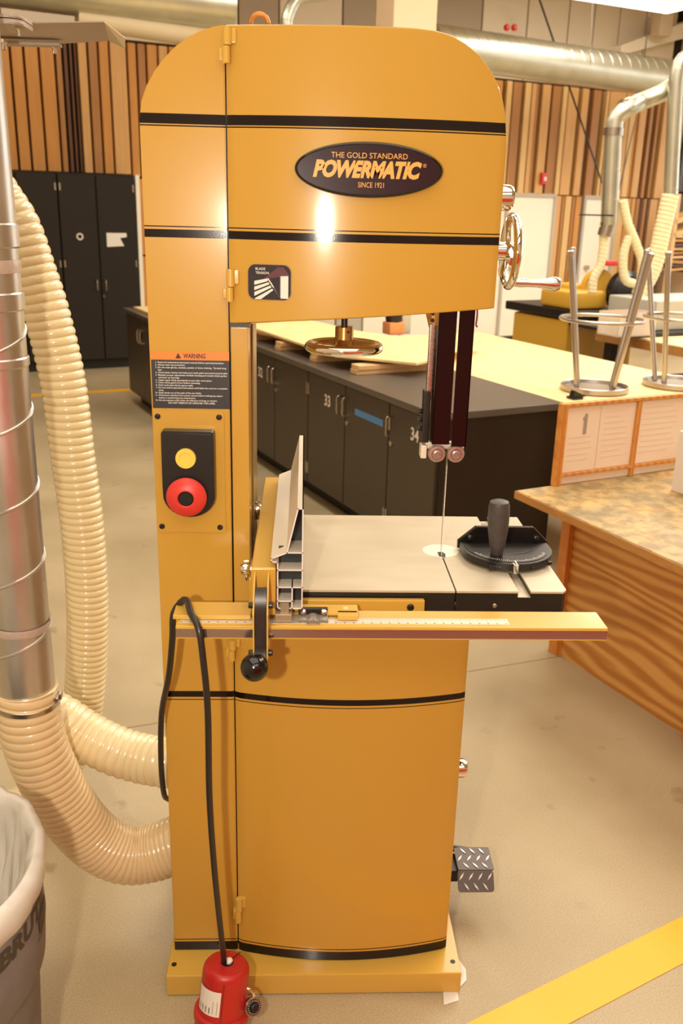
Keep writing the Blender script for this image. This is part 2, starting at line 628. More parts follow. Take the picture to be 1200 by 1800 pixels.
# doors
for n, (pa, pc) in enumerate(((885, 965), (1019, 1072))):
    a, c = wallx(pa, 420), wallx(pc, 420)
    d = S(on_wall(a, c, -.03, .12, .09, ZH - .07).build('door_%d' % (n + 1), CREAM, smooth=False))
    on_wall(a - .03, a + .01, -.05, .12, 0, ZH - .04).build('door_frame', TRIMG, d, smooth=False)
    on_wall(c - .01, c + .03, -.05, .12, 0, ZH - .04).build('door_frame', TRIMG, d, smooth=False)
    on_wall(a, c, -.05, .12, ZH - .09, ZH - .04).build('door_header', TRIMG, d, smooth=False)
    on_wall(a, c, -.035, .1, 0, .09).build('kick_plate', BLACKS, d, smooth=False)
    kb = MB(frame(W0, V, B)); kb.cyl((a + .12, -.03, 1.0), (a + .12, -.09, 1.0), .03); kb.build('door_handle', STEEL, d)
on_wall(-4.4, wallx(880, 600), .05, .125, 0, .1).build('baseboard_back', BLACKS, smooth=False)['kind'] = 'structure'
on_wall(wallx(968, 500), wallx(1016, 500), .0, .125, 0, .1).build('baseboard_back', BLACKS, smooth=False)['kind'] = 'structure'
for (pa, pc, m_) in ((302, 395, PANEL), (398, 490, PANEL), (493, 587, PANEL), (590, 634, TRIMG), (637, 700, CREAM), (703, 790, CREAM), (793, 876, CREAM)):
    o_ = on_wall(wallx(pa, 560), wallx(pc, 560), -.02, .12, .1, ZH - .06, bev=.004).build('wall_panel', m_, wall, smooth=False)
# fire alarm strobe
q = PP(948, 314, B, W0)
t = thing('fire_alarm', 'small red fire alarm strobe on the wood slat wall above the cream door', 'alarm', q, A)
mb = MB(wmat(t)); mb.box(-.045, .045, -.11, -.055, -.07, .07, bev=.006); mb.build('housing', REDB, t)
mb = MB(wmat(t)); mb.box(-.02, .02, -.125, -.11, -.03, .02, bev=.004); mb.build('strobe_lens', WHITEP, t)

# tall lockers at the back wall, left
lx = [wallx(q_, 400) for q_ in (-40, 22, 92, 156, 222)]
lz1 = 1.985
t = thing('tall_locker', 'charcoal double-door locker right of the hose, paper note on one door', 'locker', W0 + V * (lx[2] + .03), A)
t2 = thing('tall_locker', 'charcoal double-door locker half hidden behind the metal duct', 'locker', W0 + V * lx[0], A)


def locker(t, x0, x1, xm):
    on_wall(x0 + .005, x1 - .005, -.42, -.03, .1, lz1).build('carcass', LAMTALL, t, smooth=False)
    on_wall(x0 + .02, x1 - .02, -.38, -.03, 0, .1).build('plinth', BLACKS, t, smooth=False)
    ds = []
    for a, c, hs in ((x0, xm, 1), (xm, x1, -1)):
        d = on_wall(a + .008, c - .008, -.445, -.424, .11, lz1 - .02, bev=.003).build('door', LAMTALL, t, smooth=False)
        hx = (xm - .045) if hs == 1 else (xm + .045)
        h = MB(frame(W0, V, B)); h.tube(catmull([(hx, -.445, .83), (hx, -.475, .84), (hx, -.475, .93), (hx, -.445, .94)], .01), .006, 8)
        h.build('handle', STEEL, d)
        for hz in (.4, 1.1, 1.85):
            ex = a + .015 if hs == 1 else c - .03
            on_wall(ex, ex + .015, -.452, -.44, hz - .035, hz + .035).build('hinge', STEEL, d, smooth=False)
        ds.append(d)
    return ds


ds = locker(t, lx[2], lx[4], lx[3])
kn = MB(frame(W0, V, B)); kn.cyl((lx[3] + .02, -.445, .77), (lx[3] + .02, -.458, .77), .012); kn.build('lock', STEEL, ds[1])
xa, xb = wallx(170, 404) - .0, wallx(204, 404)
n_ = MB(frame(W0, V, B)); n_.prism([(xa + .0, 1.41), (xa, 1.27), (xb - .03, 1.28), (xb - .07, 1.36), (xb, 1.37), (xb, 1.41)], (0, -.449, 0), (1, 0, 0), (0, 0, 1), (0, .002, 0))
n_.build('paper_note', WHITEP, ds[1], smooth=False)
xa = wallx(125, 411)
n_ = MB(frame(W0, V, B)); n_.torus((xa, -.447, 1.37), (0, 1, 0), .028, .008, 20, 6); n_.build('number_sticker', WHITEP, ds[0], label='round pale sticker')
locker(t2, lx[0], lx[2], lx[1])
on_wall(wallx(222, 400) + .01, wallx(230, 400), -.44, .12, 0, lz1).build('trim_1', CREAM, smooth=False)['kind'] = 'structure'

# ------------------------------------------------------------------ right side: window wall, high bulkhead
q = PP(1163, 400, B, W0)
xr = (q - W0).dot(V) + .05
FR = frame(W0 + V * xr, V, B)
mb = MB(FR); mb.box(0, .15, -15.0, .12, 0, .95); mb.box(0, .15, -15.0, .12, 3.35, 4.6); mb.box(0, .15, -.06, .12, .95, 3.35); mb.box(0, .15, -15, -10.06, .95, 3.35)
S(mb.build('wall_right', PANEL, smooth=False))
yy = -.25
k = 0
for wi in range(5):
    y1 = -.06 - wi * 2.0; y0 = y1 - 2.0
    mb = MB(FR); mb.box(.05, .1, y0, y0 + .05, .95, 3.35); mb.box(.05, .1, y1 - .05, y1, .95, 3.35)
    for zz in (.95, 1.55, 2.0, 2.9, 3.3):
        mb.box(.05, .1, y0 + .05, y1 - .05, zz, zz + .05)
    wf = S(mb.build('window_%d' % (wi + 1), BLACKS, smooth=False))
    mb = MB(FR); mb.box(.072, .078, y0 + .05, y1 - .05, 1.0, 3.3); mb.build('pane', GLASS, wf, smooth=False)

# ------------------------------------------------------------------ ducts overhead
nB = B * 9.0


def duct(name, pts, r, label, m=GALV2, seam=.12, group=None, collar=()):
    pts = [Vector(p) for p in pts]
    o = pts[0]
    t = thing(name, label, 'duct', o)
    mb = MB()
    mb.tube(pts, r, 32)
    mb.build('pipe', m, t)
    # raised lock seam every turn
    path = catmull(pts, .04) if len(pts) > 2 else [pts[0].lerp(pts[1], i / 200) for i in range(201)]
    Ltot = 0
    nxt = seam
    sm = MB()
    for a, c in zip(path, path[1:]):
        d = (c - a)
        Ltot += d.length
        if Ltot > nxt:
            nxt += seam
            ax = (d.normalized() + d.normalized().orthogonal() * .22).normalized()
            sm.torus(c, ax, r * 1.004, .0022 if r < .2 else .004, 32, 5)
    sm.build('lock_seam', m, t, kind='stuff')
    return t


a, c = PP(760, 80, B, nB), PP(1235, 147, B, nB)
d = (c - a).normalized()
duct('spiral_duct', [a - d * .02, c + d * .25], .205, 'large silver spiral air duct running right of the yellow machine top', seam=.14)
nA = B * 8
a, c = PP(40, -35, B, nA), PP(402, 12, B, nA)
duct('spiral_duct', [a - (c - a).normalized() * 1.5, c], .20, 'silver spiral duct under the ceiling in the top left corner', seam=.16)
a = PP(667, 60, B, nA); duct('drop_duct', [a, a + Z * 2.0], .045, 'narrow silver vertical duct above the machine top', seam=.2)
p0 = PP(505, 60, B, nA)
pts = catmull([p0, p0 + Z * .12, p0 + Z * .28 + V * .1, p0 + Z * .35 + V * .35], .04)
duct('elbow_duct', pts, .055, 'small curved silver duct elbow above the eye bolt', seam=.09)
# cream diagonal beam and boxed column
a, c = PP(135, 30, B, nA), PP(420, 75, B, nA)
tag(MB().tube([a, c], .085, 16).build('insulated_pipe', mat('beige insulation', 'cdbb98', rough=.7)), 'cream insulated pipe under the top left spiral duct', 'pipe')
a = PP(727, 60, B, B * 7); fr = frame(a, V, B); top_ = 4.59 - a.z
tag(MB(fr).box(-.19, .21, 0, .3, -.5, top_, bev=.01).build('column', mat('cream column', 'dcc09c', rough=.6)), 'cream boxed column rising behind the top of the band saw', 'column')
# vertical dust duct on the right with elbow
Yv = 7.0
pts = [P(1180, 152, 'y', Yv + .15), P(1160, 165, 'y', Yv + .1), P(1128, 178, 'y', Yv + .1), P(1103, 190, 'y', Yv), P(1084, 205, 'y', Yv), P(1078, 230, 'y', Yv), P(1074, 300, 'y', Yv), P(1070, 395, 'y', Yv)]
pts = catmull(pts, .05)
dt = duct('dust_duct', pts, .062, 'silver dust duct with elbow dropping in front of the cream door', seam=.22)
mb = MB(); mb.lathe([(.068, 0), (.072, .03), (.068, .06)], P(1103, 190, 'y', Yv) + Vector((-.03, 0, -.01)), P(1128, 178, 'y', Yv + .1) - P(1103, 190, 'y', Yv), 24)
mb.lathe([(.07, 0), (.07, .05)], P(1078, 225, 'y', Yv), (0, 0, -1), 24)
mb.build('collar', STEEL, dt)
p = P(1070, 385, 'y', Yv)
mb = MB(); mb.tube([p, p - Z * .12 + Vector((-.02, 0, 0))], .055, 20); mb.build('branch_fitting', STEEL, dt)
mb = MB(); mb.box(p.x - .25, p.x, p.y - .1, p.y - .08, p.z + .02, p.z + .03); mb.build('gate_handle', BLACKS, dt)
pts = [P(1230, 96, 'y', Yv), P(1208, 100, 'y', Yv), P(1194, 112, 'y', Yv), P(1188, 140, 'y', Yv), P(1186, 170, 'y', Yv), P(1178, 342, 'y', Yv)]
duct('dust_duct', catmull(pts, .06), .052, 'silver vertical dust duct at the right edge above a ribbed hose', seam=.2)


def ribbed(name, pts, r, pitch, amp, m, label, n=22, per=8, pitch2=None):
    """hose with helical bulging ribs; the pitch may change along its length"""
    pitch2 = pitch2 or pitch
    path = catmull(pts, min(pitch, pitch2) / per)
    tot = sum((c - a).length for a, c in zip(path, path[1:]))
    k = (pitch2 - pitch) / tot

    def rf(l, ang):
        u = l / pitch if abs(k) < 1e-9 else math.log(1 + k * l / pitch) / k
        q = (u + ang / (2 * pi)) % 1.0
        return r - amp + amp * math.sqrt(max(0, 1 - (2 * q - 1) ** 2))
    mb = MB()
    mb.tube(path, r, n, rf=rf)
    return tag(mb.build(name, m, angle=100), label, 'hose')


ribbed('dust_hose', [P(1178, 342, 'y', Yv), P(1165, 400, 'y', Yv), P(1148, 470, 'y', Yv), P(1122, 520, 'y', Yv)], .064, .03, .008, HOSE3,
       'thick cream ribbed hose slanting down behind the right stool legs', n=18, per=5)
ribbed('dust_hose', [P(1094, 352, 'y', Yv), P(1102, 390, 'y', Yv), P(1118, 430, 'y', Yv), P(1128, 465, 'y', Yv), P(1122, 520, 'y', Yv)], .034, .03, .004, HOSE3,
       'cream hose leaning right from the small silver duct fitting', n=14, per=5)
ribbed('dust_hose', [P(1105, 415, 'y', Yv), P(1095, 450, 'y', Yv), P(1098, 490, 'y', Yv), P(1118, 500, 'y', Yv)], .034, .03, .004, HOSE3,
       'short cream hose curving behind the left stool legs', n=14, per=5)
ribbed('dust_hose', [P(1061, 395, 'y', Yv), P(1060, 430, 'y', Yv), P(1055, 465, 'y', Yv), P(1043, 490, 'y', Yv), P(1040, 515, 'y', Yv)], .034, .03, .004, HOSE3,
       'cream hose dropping to the yellow machine below the dust duct', n=14, per=5)

# diagonal cable and hanging rods
a, c = PP(948, 0, B, B * 9.8), PP(1058, 322, B, B * 9.8)
tag(MB().tube([a + (a - c) * .03, c], .011, 6).build('brace_cable', BLACKS), 'thin black brace cable slanting across the slat wall', 'cable')
a, c = PP(1112, 300, B, B * 9), PP(1095, 30, B, B * 9)
for (x0, y0, x1, y1, lb) in ((1132, 102, 1140, 30, 'thin hanger wire holding the big spiral duct near the lamp'),
                             (1037, 115, 1041, 0, 'slim hanger rod in front of the beige wall above the spiral duct'),
                             (1118, 205, 1085, 345, 'thin dark cord hanging beside the small dust duct')):
    a, c = PP(x0, y0, B, B * 8.6), PP(x1, y1, B, B * 8.6)
    tag(MB().tube([a, c], .006, 6).build('hanger_wire', STEEL if 'slim' in lb else BLACKS), lb, 'wire')
# small box speaker + two red valves on the duct
a = PP(1163, 42, B, B * 10)
tag(MB(frame(a, V, B)).box(-.12, .12, -.1, .1, -.16, .16, bev=.05).build('wall_speaker', mat('beige housing', 'cbb79c', rough=.6)), 'beige rounded speaker box hanging behind the lamp', 'speaker')
for k, (x0, lb) in enumerate(((890, 'left red sprinkler cap above the spiral duct'), (903, 'right red sprinkler cap above the spiral duct'))):
    a = PP(x0, 54, B, B * 9.6)
    mb = MB(); mb.lathe([(.02, 0), (.035, .02), (.035, .05), (.01, .07)], a, (0, 0, 1), 12)
    tag(mb.build('sprinkler_cap', REDB), lb, 'sprinkler')
# lamp
a, c = P(1000, -8, 'z', 3.2), P(1187, 21, 'z', 3.2)
d = (a - c).normalized(); nn = Vector((-d.y, d.x, 0))
t = thing('ceiling_lamp', 'long bright linear ceiling lamp in the top right corner', 'lamp', c)
mb = MB(frame(c, d, nn)); mb.box(0, 2.6, -.09, .09, 0, .03, bev=.004); mb.build('diffuser', LAMP, t)
mb = MB(frame(c, d, nn)); mb.box(-.01, 2.61, -.1, .1, .03, .08, bev=.004); mb.build('housing', CREAM, t)
# high cream bulkhead above the duct on the right
a, c = PP(1090, 97, B, B * 10.2), PP(1230, 60, B, B * 10.2)
mb = MB(); mb.prism([(0, 0), ((c - a).length, 0), ((c - a).length, .22), (0, .12)], a, (c - a).normalized(), Z, B * .2)
mb.build('trim_2', CREAM, smooth=False)['kind'] = 'structure'

# ------------------------------------------------------------------ black island counter with numbered doors
C0 = Vector((.62, 4.10, 0))
FC = frame(C0, V, B)          # local: x across, y back, z up ; front face is x=0 side, end panel is y=0
ct = thing('island_counter', 'long black island counter with numbered doors behind the band saw', 'counter', C0, A)
S_LEN = 3.42
mb = MB(FC); mb.box(-.025, .72, -.03, S_LEN, .80, .835, bev=.004); mb.build('worktop', LAMTOP, ct)
mb = MB(FC); mb.box(.02, .70, 0, S_LEN - .02, .10, .80); mb.build('carcass', LAMIN, ct, smooth=False)
mb = MB(FC); mb.box(.02, .70, -.012, -.001, .10, .80, bev=.002); mb.build('end_panel', LAMBLK, ct, smooth=False)
mb = MB(FC); mb.box(.09, .66, .04, S_LEN - .06, 0, .10); mb.build('plinth', BLACKS, ct, smooth=False)
edges = [0.0, .45, .94, 1.43, 1.95, 2.46, 2.94, 3.40]
nums = {0: ('34', .19, .685), 2: ('33', .20, .665), 4: ('32', .22, .66)}
for i in range(len(edges) - 1):
    a, c = edges[i], edges[i + 1]
    mb = MB(FC); mb.box(0, .019, a + .006, c - .006, .11, .79, bev=.002, seg=1)
    dr = mb.build('door', LAMIN, ct, smooth=False)
    near = (i % 2 == 1)            # doors 1,3,5 are hinged at the near edge, handle at the far side
    hy = c - .035 if near or i == 0 else a + .035
    if i == 0:
        hy = c - .035
    if i in (2, 4, 6, 8):
        hy = a + .035
    if i == 1:
        hy = c - .035
    h = MB(FC); h.tube(catmull([(0, hy, .63), (-.032, hy, .635), (-.034, hy, .68), (-.032, hy, .725), (0, hy, .73)], .008), .0055, 8)
    h.build('handle', STEEL, dr)
    if i in (0, 1, 3, 5, 7, 9):
        k_ = MB(FC); k_.cyl((0, hy + .0, .59), (-.008, hy, .59), .014, n=14); k_.build('lock', STEEL, dr)
    hx = a + .012 if near else c - .012
    for zz in (.2, .69):
        h = MB(FC); h.box(-.006, .004, hx - .008, hx + .008, zz - .035, zz + .035, bev=.002); h.build('hinge', STEEL, dr)
    if i in nums:
        s_, oy, oz = nums[i]
        tx = MB(FC)
        yb = a + oy + (.02 if i else 0)
        text_into(tx, s_, (-.001, yb + .04, oz - .03), (0, -1, 0), (0, 0, 1), width=.075, cap=.062, bold=.02)
        tx.build('number', WHITEP, dr, smooth=False)
    if i == 1:
        tp = MB(FC); tp.box(-.0015, 0, a + .06, c - .12, .655, .69); tb = tp.build('tape_label', BLUE, dr, smooth=False, label='blue masking tape strip')
so = C0 + B * 4.69 - V * .28
FB = frame(so, V, B)
c2t = thing('side_counter', 'dark counter with low doors just left of the band saw column', 'counter', so, A)
mb = MB(FB); mb.box(-.02, .72, -1.1, .0, .80, .835, bev=.004); mb.build('worktop', LAMTOP, c2t)
mb = MB(FB); mb.box(.02, .70, -1.08, -.02, .10, .80); mb.build('carcass', LAMIN, c2t, smooth=False)
mb = MB(FB); mb.box(.09, .66, -1.05, -.05, 0, .10); mb.build('plinth', BLACKS, c2t, smooth=False)
for i in range(2):
    y0 = -1.07 + i * .525
    mb = MB(FB); mb.box(0, .019, y0 + .005, y0 + .52, .11, .79, bev=.002); dr = mb.build('door', LAMIN, c2t, smooth=False)
    hy = y0 + (.48 if i == 0 else .04)
    h = MB(FB); h.tube(catmull([(0, hy, .6), (-.03, hy, .605), (-.03, hy, .70), (0, hy, .705)], .01), .006, 8); h.build('handle', STEEL, dr)
tag(MB(FB).box(.05, .62, -.9, -.1, .8355, .853, bev=.002).build('plywood_offcut', PLYTOP), 'pale board lying on the small dark counter left of the gold column', 'board')

# plywood table beyond the counter
E0 = Vector((1.27, 4.40, 0))
FE = frame(E0, V, B)
pt = thing('plywood_table', 'large pale plywood table top carrying two upturned steel stools', 'table', E0, A)
mb = MB(FE); mb.box(0, 1.16, -.45, 2.36, .817, .835, bev=.001, seg=1); mb.build('tabletop', PLYTOP, pt, smooth=False)
mb = MB(FE); mb.box(-.003, 1.163, -.453, 2.363, .817, .8335); mb.build('edge_band', PLYEDGE, pt, smooth=False)
mb = MB(FE); mb.box(.06, 1.1, -.2, 2.3, .74, .817); mb.build('apron', PINE, pt, smooth=False)
for x0 in (.06, 1.02):
    for y0 in (-.18, 2.2):
        mb = MB(FE); mb.box(x0, x0 + .08, y0, y0 + .08, 0, .74); mb.build('leg', PINE, pt, smooth=False)
# plywood sheet on blocks on the counter
pl = [(425, 569), (590, 624), (732, 638), (762, 631), (850, 596), (700, 592), (626, 581), (530, 559), (425, 540)]
pp = [P(x_, y_, 'z', .918) for x_, y_ in pl]
mb = MB(); mb.prism([(p.x, p.y) for p in pp], (0, 0, .905), (1, 0, 0), (0, 1, 0), (0, 0, .013))
tag(mb.build('plywood_sheet', PLYTOP, smooth=False), 'pale plywood sheet raised on wood blocks over the black counter', 'plywood')
pl2 = [(425, 577), (632, 629), (640, 610), (425, 555)]
pp = [P(x_, y_, 'z', .90) for x_, y_ in pl2]
mb = MB(); mb.prism([(p.x, p.y) for p in pp], (0, 0, .889), (1, 0, 0), (0, 1, 0), (0, 0, .014))
tag(mb.build('plywood_sheet', PLYEDGE, smooth=False), 'lower thin plywood sheet between the upper sheet and the blocks', 'plywood')
for k, (px_, py_, ln, nb, lb) in enumerate(((621, 656, .62, 2, 'nearest stack of pine blocks under the plywood sheet'), (549, 634, .5, 2, 'second stack of pine blocks from the guard under the sheet'),
                                            (487, 614, .5, 2, 'third stack of pine blocks under the plywood sheet'), (440, 596, .5, 2, 'farthest stack of pine blocks beside the column'))):
    p = P(px_, py_, 'z', .84)
    t = thing('pine_block_stack', lb, 'wood blocks', (p.x, p.y, .8355), A)
    for j in range(nb):
        mb = MB(frame((p.x, p.y, .8355), V, B)); mb.box(.0 + .006 * j, ln, -.04 - .008 * j, .04, .0265 * j, .0265 * j + .026, bev=.002, seg=1)
        mb.build('block', PINE, t, smooth=False)

# ------------------------------------------------------------------ stools, upturned
st = thing('steel_stool', 'left upturned steel stool standing on the pale plywood table', 'stool', (1.532, 4.71, .8355), 0, 'upturned steel stools')


def mkstool(t):
    M0 = wmat(t)
    mb = MB(M0); mb.lathe([(.05, 0), (.168, 0), (.176, .006), (.176, .03), (.17, .033), (.165, .03), (.16, .012), (.02, .012)], (0, 0, 0), (0, 0, 1), 40)
    mb.build('seat', TOOLTUBE, t)
    for k in range(4):
        a_ = math.radians(28 + 90 * k)
        p0 = Vector((.125 * math.cos(a_), .125 * math.sin(a_), .013)); p1 = Vector((.265 * math.cos(a_), .265 * math.sin(a_), .70))
        mb = MB(M0); mb.cyl(p0, p1, .0142, n=14)
        mb.lathe([(.0142, 0), (.017, .004), (.017, .02), (.013, .024)], p1 - (p1 - p0).normalized() * .01, p1 - p0, 14)
        mb.build('leg', TOOLTUBE, t)
    mb = MB(M0); mb.torus((0, 0, .37), (0, 0, 1), .209, .0095, 48, 10); mb.build('foot_ring', TOOLTUBE, t)


mkstool(st)
s2 = copy_tree(st); s2.location = (2.035, 4.88, .8355); s2.rotation_euler = (0, 0, math.radians(12)); s2['label'] = 'right upturned steel stool cut by the photo edge, on the plywood table'
p = P(1012, 700, 'z', .84)
mb = MB(frame((p.x, p.y, .8355), V, B)); mb.box(-.03, .03, -.02, .04, 0, .012, bev=.003); mb.prism([(-.03, 0), (.06, 0), (-.02, .035)], (0, -.01, .01), (1, 0, 0), (0, 0, 1), (0, .03, 0))
tag(mb.build('spring_clamp', BLACKS), 'small black clamp on the plywood edge below the left stool', 'clamp')

# ------------------------------------------------------------------ shop behind: yellow saw, maple bench, bins, lumber rack
# yellow machine
YB = 7.2
o = P(1062, 560, 'y', YB)
t = thing('table_saw', 'yellow shop machine with black guard behind the left stool', 'machine', (o.x, YB, 0), A)
FM = frame((o.x, YB, 0), V, B)
mb = MB(FM); mb.box(-.28, .42, .1, .8, 0, .92, bev=.02); mb.build('cabinet', YELM, t)
mb = MB(FM); mb.box(-.30, .55, -.05, .9, .93, 1.0, bev=.01); mb.build('table', BLACKS, t)
mb = MB(FM); mb.box(-.26, .1, .1, .5, 1.0, 1.14, bev=.03); mb.box(-.1, .06, .3, .5, 1.1, 1.18, bev=.03); mb.build('motor_housing', YELM, t)
mb = MB(FM); mb.lathe([(.17, 0), (.17, .06), (.13, .09)], (.26, .12, 1.13), (0, -1, 0), 28); mb.build('blade_guard', BLACKP, t)
mb = MB(FM); mb.lathe([(.16, 0), (.16, .05)], (.14, .3, 1.14), (0, -1, 0), 28); mb.build('arm_cover', YELM, t)
mb = MB(FM); mb.box(.1, .22, .15, .25, 1.33, 1.37, bev=.01); mb.build('red_handle', REDB, t)
mb = MB(FM); mb.tube([(-.3, .0, .95), (-.45, -.05, .98)], .015, 8); mb.build('crank', BLACKS, t)
mb = MB(FM); mb.box(.02, .38, -.12, -.03, .99, 1.12, bev=.01); mb.build('switch_box', BLACKP, t)
# clear bin with parts
pb = P(1105, 540, 'y', 6.3)
tb = thing('parts_bin', 'clear plastic bin of orange parts behind the stool legs', 'bin', (pb.x, 6.3, .93), A)
FB2 = frame((pb.x, 6.3, .93), V, B)
mb = MB(FB2); mb.box(-.17, .17, -.1, .1, 0, .01); mb.box(-.17, -.165, -.1, .1, 0, .16); mb.box(.165, .17, -.1, .1, 0, .16); mb.box(-.17, .17, -.1, -.095, 0, .16); mb.box(-.17, .17, .095, .1, 0, .16)
mb.build('bin_body', mat('frosted plastic', 'e9dccb', rough=.3, alpha=.75), tb, smooth=False)
mb = MB(FB2)
for i in range(9):
    mb.sphere((random.uniform(-.12, .12), random.uniform(-.05, .05), .05 + random.uniform(0, .06)), .04, 10)
mb.build('parts', mat('orange parts', 'd5763f', rough=.6), tb)
# grey cabinet right
pg = P(1176, 540, 'y', 6.6)
tg = thing('grey_machine', 'light grey machine bed at the right edge behind the stools', 'machine', (pg.x, 6.6, 0), A)
FG = frame((pg.x, 6.6, 0), V, B)
mb = MB(FG); mb.box(-.12, .9, 0, .5, .93, 1.14, bev=.01); mb.build('bed', GREY, tg)
mb = MB(FG); mb.box(-.4, .9, -.1, .6, .905, .93, bev=.01); mb.build('base_plate', BLACKS, tg)
# maple bench
c0 = P(1046, 572, 'z', .9); 
tm = thing('maple_bench', 'maple topped bench on black legs behind the stools', 'workbench', (2.19, 6.75, 0), A)
FMb = frame((2.16, 6.75, 0), V, B)
mb = MB(FMb); mb.box(0, 1.9, -2.2, 0, .835, .90, bev=.006); mb.build('benchtop', MAPLE, tm)
mb = MB(FMb); mb.box(-.003, 1.9, -2.205, -.0, .83, .893); mb.build('edge_band', PLYEDGE, tm, smooth=False)
for x0, y0 in ((.05, -.12), (.05, -2.1), (1.75, -.12), (1.75, -2.1)):
    mb = MB(FMb); mb.box(x0, x0 + .07, y0, y0 + .07, 0, .83); mb.build('leg', BLACKS, tm, smooth=False)
for k, (x0, y0, m_, lb) in enumerate(((.15, -.95, BLACKP, 'dark bin under the maple bench behind the stools'), (.15, -1.5, BLUEBIN, 'blue bin under the maple bench at the right edge'))):
    tbn = thing('storage_bin', lb, 'bin', (FMb @ Vector((x0, y0, .3))), A)
    Mx = wmat(tbn)
    mb = MB(Mx); mb.box(0, .6, 0, .5, -.3, .3, bev=.02); mb.build('bin_body', m_, tbn)
    mb = MB(Mx); mb.box(-.015, .615, -.015, .515, .3, .33, bev=.005); mb.build('bin_rim', BLACKP, tbn)
tag(MB(FMb).box(.1, .5, -.38, -.14, 0, .55, bev=.03).build('paper_sack', mat('kraft sack', 'b59670', rough=.8, bump=.8, scale=12)), 'brown sack standing under the maple bench', 'sack')
# lumber rack at window
pr = PP(1176, 500, B, B * 9.5)
tr = thing('lumber_rack', 'rack of stacked lumber offcuts in front of the bright window', 'rack', (pr.x, pr.y, 0), A)
FRk = frame((pr.x, pr.y, 0), V, B)
mb = MB(FRk); mb.box(-.06, 0, 0, .06, 0, 2.0); mb.build('post', PINE, tr, smooth=False)
for i in range(9):
    z0 = 1.0 + i * .055
    mb = MB(FRk @ Matrix.Translation((0, 0, z0)) @ Matrix.Rotation(random.uniform(-.12, .12), 4, 'Y')); mb.box(0, random.uniform(.8, 1.4), .0, .3, 0, .03)
    mb.build('board', TONES[(i * 3) % 5], tr, smooth=False)
for z0 in (1.62, 1.45):
    mb = MB(FRk @ Matrix.Translation((0, 0, z0)) @ Matrix.Rotation(-.25, 4, 'Y')); mb.box(-.05, 1.0, .0, .3, 0, .06); mb.build('board', TONES[4], tr, smooth=False)
# object seen through the throat
pe = P(690, 586, 'z', .84)
te = thing('grinder', 'dark grey tool with orange base seen through the saw throat', 'tool', (pe.x, pe.y, .8355), A)
Mx = wmat(te)
mb = MB(Mx); mb.box(-.06, .07, -.06, .06, 0, .09, bev=.01); mb.build('tool_base', mat('orange base', 'dd9058', rough=.5), te)
mb = MB(Mx); mb.lathe([(.055, .09), (.06, .12), (.05, .3), (.03, .33)], (0, 0, 0), (0, 0, 1), 20); mb.build('motor', BLACKS, te)
mb = MB(Mx); mb.box(.06, .14, -.03, .05, 0, .3, bev=.01); mb.build('side_rest', GREY, te)

# ------------------------------------------------------------------ worn wooden bench on the right
K0 = Vector((.824, 3.332, 0))
FK = frame(K0, V, B)
bt = thing('wood_workbench', 'worn wooden workbench with orange plywood sides on the right', 'workbench', K0, A)
mb = MB(FK); mb.box(0, 1.6, -2.0, 0, .672, .70, bev=.002, seg=1); mb.build('benchtop', BENCHTOP, bt, smooth=False)
mb = MB(FK); mb.box(-.004, 1.6, -2.0, .004, .668, .6965); mb.build('edge_band', PLYEDGE, bt, smooth=False)
mb = MB(FK); mb.box(.215, .235, -1.9, -.04, .0, .672); mb.build('side_panel', BENCHSIDE, bt, smooth=False)
mb = MB(FK); mb.box(.235, 1.5, -.10, -.08, .0, .672); mb.build('end_panel', BENCHSIDE, bt, smooth=False)
for y0 in (-.08, -.80, -1.9):
    mb = MB(FK); mb.box(.19, .214, y0 - .03, y0 + .02, .0, .20 if -1 < y0 < -.5 else .672, bev=.003); mb.build('leg', OAK, bt, smooth=False)
mb = MB(FK); mb.box(1.38, 1.44, -1.9, -1.82, 0, .672); mb.build('leg', OAK, bt, smooth=False)
# framed board with papers standing at the back edge
nb0 = Vector((1.017, 3.447, 0))
FN = frame(nb0, V, B)
bz0, bz1 = .70, 1.028
pb_ = thing('notice_board', 'wood framed board with posted papers standing on the worn bench', 'board', (nb0.x, nb0.y, .7), A)
mb = MB(FN); mb.box(-.03, .62, -.03, -.018, bz0 + .002, bz1 - .003); mb.build('backing', PAPER, pb_, smooth=False)
mb = MB(FN); mb.box(-.05, -.022, -.045, -.015, bz0, bz1, bev=.002); mb.build('stile', OAK, pb_, smooth=False)
mb = MB(FN); mb.box(.338, .356, -.045, -.015, bz0, bz1 - .016, bev=.002); mb.build('stile', OAK, pb_, smooth=False)
mb = MB(FN); mb.box(-.022, .64, -.045, -.015, bz1 - .014, bz1, bev=.002); mb.build('top_rail', OAK, pb_, smooth=False)
mb = MB(FN); mb.box(-.022, .64, -.043, -.015, bz0 + .035, bz0 + .046, bev=.002); mb.build('lower_rail', OAK, pb_, smooth=False)
pz0, pz1 = bz0 + .05, bz1 - .02
for k, (x0, x1) in enumerate(((-.018, .15), (.155, .334), (.36, .60))):
    mb = MB(FN); mb.box(x0, x1, -.0325, -.031, pz0, pz1); pa = mb.build('paper', PAPER, pb_, smooth=False)
    ik = MB(FN)
    nline = 9
    for j in range(nline):
        zz = pz1 - .03 - j * (pz1 - pz0 - .05) / nline
        if k == 0 and j < 4:
            continue
        ik.box(x0 + .02, x1 - .02 - random.uniform(0, .05), -.0332, -.0326, zz, zz + .006)
    ik.build('print', INK, pa, smooth=False)
    if k == 0:
        dm = MB(FN); dm.prism([(.07, .02), (.088, .02), (.088, .10), (.078, .105), (.07, .09), (.064, .085), (.07, .07)], (0, -.0334, pz1 - .13), (1, 0, 0), (0, 0, 1), (0, .0006, 0))
        dm.build('drawing', INKD, pa, smooth=False)
